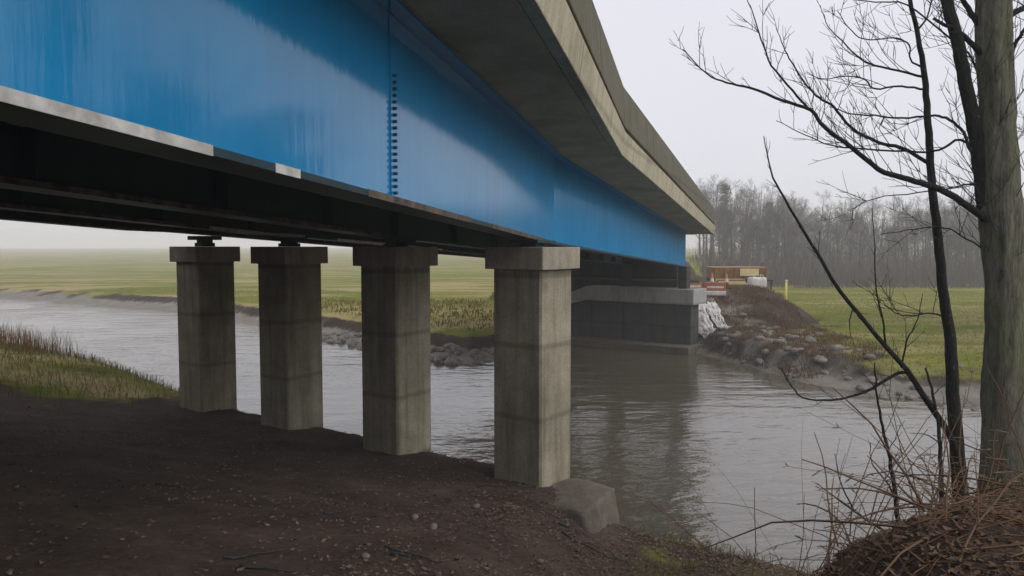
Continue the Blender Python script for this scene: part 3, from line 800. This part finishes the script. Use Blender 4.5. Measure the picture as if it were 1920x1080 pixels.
def pine_mesh(seed, H, spread):
    r = random.Random(seed); t, c = MB(), MB()
    t.tube([(0, 0, -0.3), (0.05, 0, H * 0.5), (0, 0.05, H * 0.97)], [0.018 * H, 0.011 * H, 0.002 * H], 6, False)
    for _ in range(150):
        f = r.uniform(0.18, 1.0) ; z = H * f; a = r.uniform(0, 6.28)
        l = spread * (1.08 - f) * r.uniform(0.5, 1.15) + 0.25
        e = Vector((math.cos(a) * l, math.sin(a) * l, z - l * r.uniform(0.0, 0.35)))
        b = Vector((0, 0, z))
        t.tube([b, e], [0.02, 0.006], 3, False)
        for _ in range(26):
            g = r.uniform(0.2, 1.05); q = b.lerp(e, g) + Vector((r.uniform(-1, 1), r.uniform(-1, 1), r.uniform(-0.7, 0.5))) * 0.22
            u = Vector((r.uniform(-1, 1), r.uniform(-1, 1), r.uniform(-1, 0.4))).normalized() * r.uniform(0.14, 0.32)
            w_ = u.cross(Vector((r.uniform(-1, 1), r.uniform(-1, 1), r.uniform(-1, 1)))).normalized() * 0.05
            c.add([q, q + u * 0.6 + w_, q + u, q + u * 0.6 - w_], [(0, 1, 2, 3)])
    return t.mesh('trunk', M_FARBARK), c.mesh('crown', M_NEEDLE)
protos = [far_tree_mesh(100 + i, H, sp_, M_FARBARK, M_FARTWIG, dn) for i, (H, sp_, dn) in enumerate([(9.5, 3.0, 1.0), (8.2, 3.2, 1.05), (10.5, 2.7, 0.95), (7.2, 2.9, 1.1), (9.0, 2.2, 0.9)])]
pines = [pine_mesh(200, 10.5, 2.3), pine_mesh(201, 9.2, 2.0)]
def put_tree(pair, x, y, sc, rz, label, group):
    root = empty('tree', (x, y, gz(x, y)), rz); root.scale = (sc, sc, sc)
    tag(root, label, 'tree', group)
    for nm, me in zip(('trunk', 'crown'), pair):
        o = bpy.data.objects.new(nm, me); COL.objects.link(o); o.parent = root
rt = random.Random(17)
FAR_LABEL = ['broad crowned bare grey tree in the misty wood beyond the marsh', 'low spreading bare grey tree in the misty wood beyond the marsh', 'tall bare grey tree with steep limbs in the misty wood', 'short bushy bare grey tree in the misty wood beyond marsh', 'slim bare grey tree with a narrow crown in the misty wood']
for i in range(150):
    px = 1318 + (1935 - 1318) * ((i * 0.618034) % 1.0) + rt.uniform(-6, 6)
    Y = 68 + 46 * (i / 150) ** 0.9 + rt.uniform(-2, 2)
    X = (px - 960) / FPX * Y
    big = (0.92 if px < 1480 else (0.74 if px < 1660 else 0.82)) * (0.78 + 0.22 * Y / 70)
    pi_ = rt.randrange(5)
    put_tree(protos[pi_], X, Y, big * rt.uniform(0.75, 1.1), rt.uniform(0, 6.28), FAR_LABEL[pi_], 'bare trees beyond the marsh')
for i, (px, Y, s) in enumerate([(1358, 108, 1.05), (1440, 112, 1.1)]):
    put_tree(pines[i % 2], (px - 960) / FPX * Y, Y, s, rt.uniform(0, 6.28), 'dark misty evergreen standing among the bare trees beyond the marsh', 'evergreens beyond the marsh')
# thicket at the wood's foot, wood behind, unseen trees added to the right, uncountable
m = MB()
for i in range(9000):
    px = rt.uniform(1300, 1960); Y = rt.uniform(63.5, 88); X = (px - 960) / FPX * Y
    h = rt.uniform(0.8, 4.2) * (0.6 + 0.4 * (Y - 63) / 25); z = -3.7 + EYE
    dx, dy = rt.uniform(-.35, .35) * h, rt.uniform(-.35, .35) * h
    m.tube([(X, Y, z - 0.1), (X + dx * 0.4, Y + dy * 0.4, z + h * 0.6), (X + dx, Y + dy, z + h)], [0.022, 0.014, 0.005], 3, False)
tag(m.build('thicket', M_FARTWIG), 'tangled brown thicket along the foot of the misty wood', 'thicket', kind='stuff')
def joined(pair_list, spots):
    V_, F_, off = [], [], 0
    for (pair, x, y, sc, rz) in spots:
        for me in pair:
            n = len(me.vertices); co = np.empty(n * 3, np.float32); me.vertices.foreach_get('co', co); co = co.reshape(-1, 3) * sc
            c, s = math.cos(rz), math.sin(rz)
            co = np.stack([co[:, 0] * c - co[:, 1] * s + x, co[:, 0] * s + co[:, 1] * c + y, co[:, 2] + gz(x, y)], 1)
            V_.append(co)
            k = len(me.loops); li = np.empty(k, np.int32); me.loops.foreach_get('vertex_index', li)
            F_.append(li.reshape(-1, 4) + off); off += n
    return np.concatenate(V_), np.concatenate(F_)
spots = []
for i in range(150):  # unseen trees out right, dense with evergreens so the girder reflects dark
    a = R(36.8 + 76 * i / 149); rad = rt.uniform(35, 52)
    spots.append((pines[i % 4 // 2] if i % 2 else protos[i % 5], math.sin(a) * rad, math.cos(a) * rad, rt.uniform(0.85, 1.25), rt.uniform(0, 6)))
for i in range(70):
    Y = rt.uniform(116, 150); px = rt.uniform(1300, 1960)
    spots.append((protos[i % 5], (px - 960) / FPX * Y, Y, rt.uniform(1.15, 1.5) * (1.1 if px < 1480 else 0.95), rt.uniform(0, 6)))
V_, F_ = joined(protos, spots)
tag(np_mesh('far_and_unseen_wood', V_, F_, M_FARTWIG), 'bare misty wood behind the trees with unseen trees added for reflections', 'woodland', kind='stuff')

# ------------------------------------------------------------------ grass, rushes, leaves
def blades(name, pts, h, wd, lean, mat, label, cat, segs=2):
    pts = np.asarray(pts); n = len(pts)
    hh = h[0] + (h[1] - h[0]) * rng.random(n); a = rng.uniform(0, 6.283, n); ln = lean * rng.uniform(0.2, 1.0, n) * hh
    dx, dy = np.cos(a), np.sin(a); sx, sy = -dy * wd / 2, dx * wd / 2
    b0 = np.stack([pts[:, 0] - sx, pts[:, 1] - sy, pts[:, 2] - 0.02], 1); b1 = np.stack([pts[:, 0] + sx, pts[:, 1] + sy, pts[:, 2] - 0.02], 1)
    mid = np.stack([pts[:, 0] + dx * ln * 0.35, pts[:, 1] + dy * ln * 0.35, pts[:, 2] + hh * 0.6], 1)
    m0 = mid - np.stack([sx, sy, 0 * sx], 1) * 0.75; m1 = mid + np.stack([sx, sy, 0 * sx], 1) * 0.75
    tp = np.stack([pts[:, 0] + dx * ln, pts[:, 1] + dy * ln, pts[:, 2] + hh * (1 - 0.3 * lean)], 1)
    t0 = tp - np.stack([sx, sy, 0 * sx], 1) * 0.12; t1 = tp + np.stack([sx, sy, 0 * sx], 1) * 0.12
    Vv = np.stack([b0, b1, m0, m1, t0, t1], 1).reshape(-1, 3)
    i = np.arange(n)[:, None] * 6
    F = np.concatenate([i + [0, 1, 3, 2], i + [2, 3, 5, 4]], 0)
    return tag(np_mesh(name, Vv, F, mat), label, cat, kind='stuff')
def scatter(n, x0, x1, y0, y1, cond, clump=0.0):
    X = rng.uniform(x0, x1, n); Y = rng.uniform(y0, y1, n)
    nr, fr, u, v, d, be = ground_parts(X, Y)
    ok = cond(X, Y, nr, fr, u, v, d, be)
    if clump: ok &= (vnoise(X, Y, clump, 9) + rng.uniform(-0.35, 0.35, n)) > 0.02
    X, Y = X[ok], Y[ok]
    return np.stack([X, Y, np.maximum(nr, fr)[ok] + EYE], 1)
def wb(X, Y): return (X - KINK[0]) * math.cos(TH1) - (Y - KINK[1]) * math.sin(TH1)
# the far marsh: dense along its edge, thinning away
P = np.concatenate([scatter(90000, 9, 36, 20, 60, lambda X, Y, nr, fr, u, v, d, be: (fr > nr) & (d > 1.9) & (be < 0.35) & (X > 11.9 + 0.9 * np.sin(Y * 0.7) - 3 * ss(45, 55, Y))),
                    scatter(80000, -34, 6, 28, 66, lambda X, Y, nr, fr, u, v, d, be: (fr > nr) & (d > 3.1) & (d < 16) & (be < 0.15))])
blades('marsh_grass', P, (0.02, 0.11), 0.03, 1.4, M_MARSH, 'rough green and straw marsh grass across the river', 'grass')
P = scatter(16000, -14, 9.5, 27, 50, lambda X, Y, nr, fr, u, v, d, be: (fr > nr) & (d > 3.5) & (d < 30) & (be < 0.2), 0.7)
blades('reed_bed', P, (0.08, 0.30), 0.05, 0.8, M_RUSH, 'tawny dead reeds on the marsh behind the columns', 'reeds')
P = scatter(30000, 7.6, 13.6, 25, 42, lambda X, Y, nr, fr, u, v, d, be: (fr > nr) & (d > 0.5), 0.9)
blades('site_weeds', P, (0.05, 0.28), 0.025, 1.2, M_RUSH, 'scruffy brown weeds on the slope beside the far abutment', 'weeds')
# near bank, left of the columns
P = scatter(42000, -26, -5.0, 12, 30, lambda X, Y, nr, fr, u, v, d, be: (nr > fr) & (u > 8.9) & (v > -2.0) & (v < 3.0 + 0.5 * np.sin(u * 1.3)) & (rng.random(len(X)) < ss(8.9, 11, u)))
blades('bank_grass', P, (0.05, 0.30), 0.012, 1.3, M_GRASS, 'rough green grass on the bank beyond the last column', 'grass')
P = scatter(16000, -26, -8.5, 16, 30, lambda X, Y, nr, fr, u, v, d, be: (nr > fr) & (u > 16.2 + 0.5 * np.sin(X * 2)) & (v > -1.6) & (v < 0.6), 0.0)
blades('dead_rushes', P, (0.4, 0.95), 0.014, 0.35, M_RUSH, 'brown dead rushes on the grassy bank by the water', 'rushes')
# near bank, right of the columns
P = scatter(24000, 0.9, 9, 6, 13, lambda X, Y, nr, fr, u, v, d, be: (nr > fr) & (wb(X, Y) > 1.0) & (v > -1.75) & (v < 2.2) & (rng.random(len(X)) < ss(1.0, 2.2, wb(X, Y)) * (1 - ss(0.5, 2.0, v)) * 0.6), 0.9)
blades('water_edge_grass', P, (0.06, 0.26), 0.009, 1.2, M_GRASS, 'thin yellowing grass at the water edge by the footing', 'grass')

def leaf_mesh(P, name, mat, label, size):
    n = len(P); a = rng.uniform(0, 6.283, n); L = rng.uniform(*size, n); W = L * rng.uniform(0.35, 0.6, n)
    tl = rng.uniform(-0.5, 0.5, (n, 2)); cu = rng.uniform(0.05, 0.35, n) * L
    dx, dy = np.cos(a), np.sin(a)
    def pt(f, s, up):
        x = P[:, 0] + dx * L * f - dy * W * s; y = P[:, 1] + dy * L * f + dx * W * s
        return np.stack([x, y, P[:, 2] + 0.012 + up + L * (f * tl[:, 0] + s * tl[:, 1]) * 0.6 + np.abs(L * (np.abs(f * tl[:, 0]) + np.abs(s * tl[:, 1]))) * 0.25], 1)
    v = [pt(-0.5, 0, cu), pt(0, -0.5, cu * 0.3), pt(0.5, 0, cu), pt(0, 0.5, cu * 0.3), pt(-0.05, 0, 0 * cu)]
    Vv = np.stack(v, 1).reshape(-1, 3); i = np.arange(n)[:, None] * 5
    F = np.concatenate([i + [0, 1, 4], i + [1, 2, 4], i + [2, 3, 4], i + [3, 0, 4]], 0)
    return tag(np_mesh(name, Vv, F, mat), label, 'leaves', kind='stuff')
P = scatter(110000, -9, 5.5, 4, 17, lambda X, Y, nr, fr, u, v, d, be: (nr > fr) & (v > -1.5) & (u < 10) & (rng.random(len(X)) < 0.12 + 0.88 * ss(-2.6, 0.2, X - 0.1 * Y)) & (vnoise(X, Y, 0.9, 31) + 0.6 * vnoise(X, Y, 2.6, 32) + rng.uniform(-0.5, 0.6, len(X)) > -0.1))
leaf_mesh(P, 'leaf_litter', M_LEAF, 'red brown fallen leaves scattered over the bank under the bridge', (0.025, 0.065))
# tangle of dead bracken on the mound
m = MB(); rb = random.Random(77)
def on_mound(x, y): return gz(x, y)
for i in range(2600):
    x = rb.uniform(1.1, 5.6); y = rb.uniform(1.6, 7.3)
    if (x - 1.6) - (y - 4.6) < rb.uniform(-0.9, 0.4): continue
    z = gz(x, y) + rb.uniform(-0.02, 0.10)
    a = rb.gauss(R(32), 0.9); l = rb.uniform(0.35, 1.2); el = rb.uniform(-0.2, 0.4) if rb.random() < 0.8 else rb.uniform(0.5, 1.2)
    p0 = Vector((x, y, z)); d = Vector((math.cos(a) * math.cos(el), math.sin(a) * math.cos(el) * 0.6, math.sin(el))).normalized()
    q = [p0]; k = 5
    for j in range(k):
        d = (d + Vector((rb.uniform(-.2, .2), rb.uniform(-.2, .2), rb.uniform(-.28, .10)))).normalized()
        nx_ = q[-1] + d * l / k
        nx_.z = max(nx_.z, gz(nx_.x, nx_.y) + 0.01)
        q.append(nx_)
    rr = rb.choice((0.0018, 0.0028, 0.004, 0.0065))
    m.tube(q, lin(rr, rr * 0.4, k + 1), 4, False)
    if rb.random() < 0.55 and el < 0.45:      # withered fronds along the stem
        for j in range(1, k + 1):
            for sgn in (-1, 1):
                sd = d.cross(Vector((0, 0, 1))).normalized() * sgn
                b = q[j]; e = b + (sd * 0.8 + d * 0.5 + Vector((0, 0, rb.uniform(-.5, .2)))).normalized() * rb.uniform(0.025, 0.08)
                wv_ = d * 0.007
                m.add([b - wv_ * 0.4, b + wv_ * 0.4, e.lerp(b, 0.4) + wv_, e, e.lerp(b, 0.4) - wv_], [(0, 1, 2, 3, 4)])
tag(m.build('dead_bracken', M_BRACKEN), 'tangled red brown dead bracken covering the mound below the mossy tree', 'bracken', kind='stuff')
P = scatter(22000, 0.9, 5.6, 1.6, 7.5, lambda X, Y, nr, fr, u, v, d, be: ((X - 1.6) - (Y - 4.6) > -0.8))
leaf_mesh(P, 'mound_leaves', M_BRACKEN, 'dark brown leaf mould lying under the dead bracken', (0.018, 0.05))

# ------------------------------------------------------------------ stones, sticks
rock_protos = [rock_mesh('stone', 0.5, 0.42, 0.3, 300 + i, M_ROCK, 2, 0.16) for i in range(6)]
rr_ = random.Random(5)
def put_stone(x, y, sc, label, cat, group, name='stone', sink=0.25):
    o = bpy.data.objects.new(name, rock_protos[rr_.randrange(6)]); COL.objects.link(o)
    o.location = (x, y, max(gz(x, y), -0.02) + 0.3 * sc * (1 - 2 * sink) * 0.6); o.scale = (sc, sc * rr_.uniform(0.8, 1.2), sc * rr_.uniform(0.8, 1.2))
    o.rotation_euler = (rr_.uniform(-.3, .3), rr_.uniform(-.3, .3), rr_.uniform(0, 6.28))
    return tag(o, label, cat, group)
cnt = 0
while cnt < 130:     # rubble at the far water's edge, seen between the columns
    x = rr_.uniform(-10.5, 1.2); ys = float(np.interp(x, SHORE_X, SHORE_Y)); y = ys + rr_.uniform(-0.7, 2.2)
    put_stone(x, y, rr_.uniform(0.2, 0.62) * (1.15 if x > -3 else 0.8), 'grey rubble stone at the far water edge behind the columns', 'stone', 'rubble at the far water edge', 'rubble_stone'); cnt += 1
for _ in range(80):  # muddy slope right of the abutment
    x = rr_.uniform(8.6, 12.6); y = float(np.interp(x, SHORE_X, SHORE_Y)) + rr_.uniform(-0.3, 11.0)
    put_stone(x, y, rr_.uniform(0.12, 0.5), 'mud coloured rubble stone on the slope beside the far abutment', 'stone', 'rubble beside the far abutment', 'rubble_stone')
for _ in range(30):  # mudbank below the right-hand marsh
    x = rr_.uniform(10.0, 19.0); y = float(np.interp(x, SHORE_X, SHORE_Y)) + rr_.uniform(-0.8, 3.0)
    put_stone(x, y, rr_.uniform(0.10, 0.38), 'low stone on the mudbank under the bright green marsh edge', 'stone', 'stones on the mudbank', 'mudbank_stone')
M_ROCK2 = mat_simple('bank pebble', (0.12, 0.105, 0.095), (0.24, 0.21, 0.19), 14, 0.85, 0.4, 0.01)
peb = [rock_mesh('pebble', 0.5, 0.4, 0.28, 400 + i, M_ROCK2, 2, 0.12) for i in range(4)]
rock_protos_bak = rock_protos; rock_protos = peb + peb[:2]
for px, py, sc in [(778, 972, .09), (812, 992, .12), (893, 952, .11), (686, 1046, .08), (1012, 1056, .10)]:
    # walk the view ray down to the ground
    z = 4.0
    while z < 16:
        q = at(px, py, z)
        if q.z < gz(q.x, q.y): break
        z += 0.03
    put_stone(q.x, q.y, sc, 'small pale stone lying among the leaf litter on the bank', 'stone', 'stones in the leaf litter', 'stone', 0.1)
rock_protos = rock_protos_bak
for i in range(9):
    px, py = rr_.uniform(250, 1150), rr_.uniform(900, 1075); z = 4.0
    while z < 16:
        q = at(px, py, z)
        if q.z < gz(q.x, q.y): break
        z += 0.03
    a = rr_.uniform(-0.5, 0.9); l = rr_.uniform(0.3, 0.9); m = MB(); k = 6; pts = []
    for j in range(k + 1):
        x = q.x + math.cos(a) * l * (j / k - 0.5); y = q.y + math.sin(a) * l * (j / k - 0.5) + 0.012 * math.sin(j * 0.9 + i)
        pts.append(Vector((x, y, gz(x, y) + 0.02 + 0.01 * math.sin(j * 2 + i))))
    m.tube(pts, lin(0.013, 0.005, k + 1), 5)
    tag(m.build('fallen_stick', M_TWIG, None, True), 'thin fallen stick lying on the dark bank under the bridge', 'stick', 'sticks on the bank')

# ------------------------------------------------------------------ works beside the far bridge end
def drape(name, label, x0, x1, ya, yb, seed, taper):
    r = random.Random(seed); nu, nv = 14, 18; Vv = []; F = []
    for j in range(nv + 1):
        f = j / nv
        for i in range(nu + 1):
            g = i / nu
            wdt = 1 - taper * (1 - f) ** 0.8
            x = (x0 + x1) / 2 + (x1 - x0) * (g - 0.5) * wdt + 0.03 * math.sin(j * 1.3 + seed) + 0.12 * taper * (1 - f) * (1 if seed % 2 else -1)
            y = ya + (yb - ya) * f + 0.06 * math.sin(i * 1.1 + seed)
            z = gz(x, y) + 0.10 + 0.045 * math.sin(i * 1.9 + seed + f * 2) + 0.03 * math.sin(j * 0.9 + i * 0.6)
            Vv.append((x, y, z))
    for j in range(nv):
        for i in range(nu):
            b = j * (nu + 1) + i; F.append((b, b + 1, b + nu + 2, b + nu + 1))
    o = np_mesh(name, Vv, F, M_WHITE, True)
    so = o.modifiers.new('solid', 'SOLIDIFY'); so.thickness = 0.025
    return tag(o, label, 'sheet')
drape('white_sheet', 'wide white sheet draped down the muddy slope beside the abutment', 7.95, 9.15, 32.3, 35.6, 1, 0.55)
drape('white_sheet', 'narrow white sheet draped beside the wider one on the slope', 9.05, 9.75, 32.6, 35.4, 2, 0.35)

# low orange-brown trailer with a pale board
tx, ty = 12.6, 42.0; tz = min(gz(tx - 1.2, ty), gz(tx + 1.2, ty))
tr = empty('site_trailer', (tx, ty, tz)); tag(tr, 'brown orange site trailer with a pale yellow side board beyond the bridge', 'trailer')
m = MB(); m.box((tx - 1.45, ty - 0.75, tz + 0.48), (tx + 1.45, ty + 0.75, tz + 0.62)); m.build('chassis', M_BLACK, tr, bevel=0.02)
m = MB(); m.add([(tx-1.4,ty-.74,tz+.622),(tx+1.4,ty-.74,tz+.622),(tx+1.4,ty+.74,tz+.622),(tx-1.4,ty+.74,tz+.622),(tx-1.5,ty-.82,tz+1.28),(tx+1.5,ty-.82,tz+1.28),(tx+1.5,ty+.82,tz+1.28),(tx-1.5,ty+.82,tz+1.28)],
      [(0,3,2,1),(4,5,6,7),(0,1,5,4),(1,2,6,5),(2,3,7,6),(3,0,4,7)]); m.build('body', M_ORANGE, tr, bevel=0.03)
for k in range(6):
    x = tx - 1.42 + k * 0.56
    m = MB(); m.box((x, ty - 0.90, tz + 0.64), (x + 0.07, ty - 0.80, tz + 1.28)); m.build('rib', M_ORANGE, tr)
m = MB(); m.box((tx - 0.05, ty - 0.95, tz + 0.80), (tx + 0.98, ty - 0.91, tz + 1.20)); m.build('side_board', M_CREAM, tr, bevel=0.01)
for sx in (-0.55, 0.45):
    for sy in (-0.78, 0.62):
        m = MB(); m.tube([(tx + sx, ty + sy, tz + 0.30), (tx + sx, ty + sy + 0.16, tz + 0.30)], 0.30, 18)
        wh = m.build('wheel', M_BLACK, tr, bevel=0.02)
        m = MB(); m.tube([(tx + sx, ty + sy - 0.012, tz + 0.30), (tx + sx, ty + sy + 0.17, tz + 0.30)], 0.15, 12); m.build('hub', M_CREAM, wh)
m = MB(); m.tube([(tx + 1.4, ty, tz + 0.55), (tx + 2.1, ty, tz + 0.5)], 0.04, 8); m.tube([(tx + 2.0, ty, tz + 0.5), (tx + 2.0, ty, tz + 0.02)], 0.035, 8); m.build('tow_bar', M_BLACK, tr)
# bulk bag
import bmesh
bx_, by_ = 13.2, 40.2; bz_ = gz(bx_, by_)
bag = empty('bulk_bag', (bx_, by_, bz_)); tag(bag, 'squat white bulk bag standing in front of the orange brown trailer', 'bag')
bm = bmesh.new(); bmesh.ops.create_cube(bm, size=1); bmesh.ops.subdivide_edges(bm, edges=bm.edges[:], cuts=5, use_grid_fill=True)
for v in bm.verts:
    c = v.co; k = 1 + 0.18 * math.cos(c.z * 3.0) * (1 - abs(c.x * c.y) * 2); v.co = Vector((c.x * 0.76 * k + bx_, c.y * 0.7 * k + by_, (c.z + 0.46) * 0.66 + 0.03 * math.sin(9 * c.x + 4 * c.y) + bz_))
me = bpy.data.meshes.new('sack'); bm.to_mesh(me); bm.free(); me.materials.append(M_WHITE); me.polygons.foreach_set('use_smooth', [True] * len(me.polygons))
o = bpy.data.objects.new('sack', me); COL.objects.link(o); o.parent = bag; o.matrix_parent_inverse = Matrix.Translation(bag.location).inverted()
for sx in (-0.3, 0.3):
    m = MB(); m.tube([(bx_ + sx, by_ - 0.3, bz_ + 0.58), (bx_ + sx * 0.8, by_ - 0.25, bz_ + 0.78), (bx_ + sx * 0.8, by_ + 0.2, bz_ + 0.78), (bx_ + sx, by_ + 0.3, bz_ + 0.58)], 0.018, 5); m.build('handle', M_WHITE, bag)
# plastic barriers
for i, (x, y, rz) in enumerate([(8.85, 36.6, 0.1), (9.95, 36.5, -0.12)]):
    z = gz(x, y)
    br = empty('barrier', (x, y, z), 0.0)
    tag(br, ['faded orange plastic barrier with a white foot nearest the end of the blue girder', 'faded orange plastic barrier with a white foot between girder end and trailer'][i], 'barrier', 'plastic barriers beside the far bridge end')
    Mx = Matrix.Translation((x, y, z)) @ Matrix.Rotation(rz, 4, 'Z')
    m = MB(); m.box((-0.5, -0.16, -0.03), (0.5, 0.16, 0.20), Mx); m.build('foot', M_WHITE, br, bevel=0.03)
    m = MB(); m.box((-0.5, -0.07, 0.203), (0.5, 0.07, 0.62), Mx); m.build('panel', M_RED, br, bevel=0.03)
    m = MB(); m.box((-0.4, -0.085, 0.34), (0.4, -0.074, 0.44), Mx); m.build('stripe', M_WHITE, br)
# cones and a timber stack
for i, (x, y) in enumerate([(10.35, 38.6), (10.9, 37.9), (14.6, 43.0)]):
    z = gz(x, y); cn = empty('traffic_cone', (x, y, z))
    tag(cn, ['orange traffic cone with a white band standing beside the barrier', 'orange traffic cone with a white band in front of the trailer', 'orange traffic cone with a white band by the trailer tow bar'][i], 'cone', 'traffic cones by the works')
    m = MB(); m.box((x - 0.2, y - 0.2, z - 0.02), (x + 0.2, y + 0.2, z + 0.05)); m.build('base', M_BLACK, cn, bevel=0.01)
    m = MB(); m.tube([(x, y, z + 0.052), (x, y, z + 0.75)], [0.15, 0.03], 14); m.build('body', M_RED, cn, True)
    m = MB(); m.tube([(x, y, z + 0.32), (x, y, z + 0.50)], [0.109, 0.078], 14, False); m.build('band', M_WHITE, cn, True)
kx_, ky_ = 11.6, 39.6; kz_ = gz(kx_, ky_)
tk = empty('timber_stack', (kx_, ky_, kz_)); tag(tk, 'small stack of pale timber boards lying in front of the trailer', 'timber')
for a_ in range(4):
    for b_ in range(3):
        m = MB(); j_ = rr_.uniform(-0.08, 0.08)
        m.box((kx_ - 0.7 + j_, ky_ - 0.3 + b_ * 0.2, kz_ + 0.03 + a_ * 0.09), (kx_ + 0.7 + j_, ky_ - 0.12 + b_ * 0.2, kz_ + 0.11 + a_ * 0.09)); m.build('board', M_CREAM if (a_ + b_) % 3 else M_ORANGE, tk)
# yellow marker post
yx, yy = 16.55, 45.0; yz = gz(yx, yy)
yp = empty('marker_post', (yx, yy, yz)); tag(yp, 'pale yellow marker post standing in the green marsh past the trailer', 'post')
m = MB(); m.tube([(yx, yy, yz - 0.2), (yx, yy, yz + 1.45)], [0.075, 0.065], 10); m.build('shaft', M_YELLOW, yp, True)
m = MB(); m.tube([(yx, yy, yz + 1.452), (yx, yy, yz + 1.55), (yx, yy, yz + 1.60)], [0.08, 0.075, 0.02], 10); m.build('cap', M_WHITE, yp, True)

# ------------------------------------------------------------------ mist
hz = NT('mist')
hz.t.nodes.remove(hz.b)
pv = hz.n('ShaderNodeVolumePrincipled')
pv.inputs['Color'].default_value = (0.985, 0.985, 0.985, 1)
pv.inputs['Density'].default_value = 0.0023
pv.inputs['Anisotropy'].default_value = 0.0
hz.l(pv.outputs[0], hz.out.inputs['Volume'])
m = MB(); m.box((-740, -60, -6.0), (740, 860, 16.5))
tag(m.build('haze', hz.m), 'pale mist lying over the marsh and river', 'mist', kind='stuff')
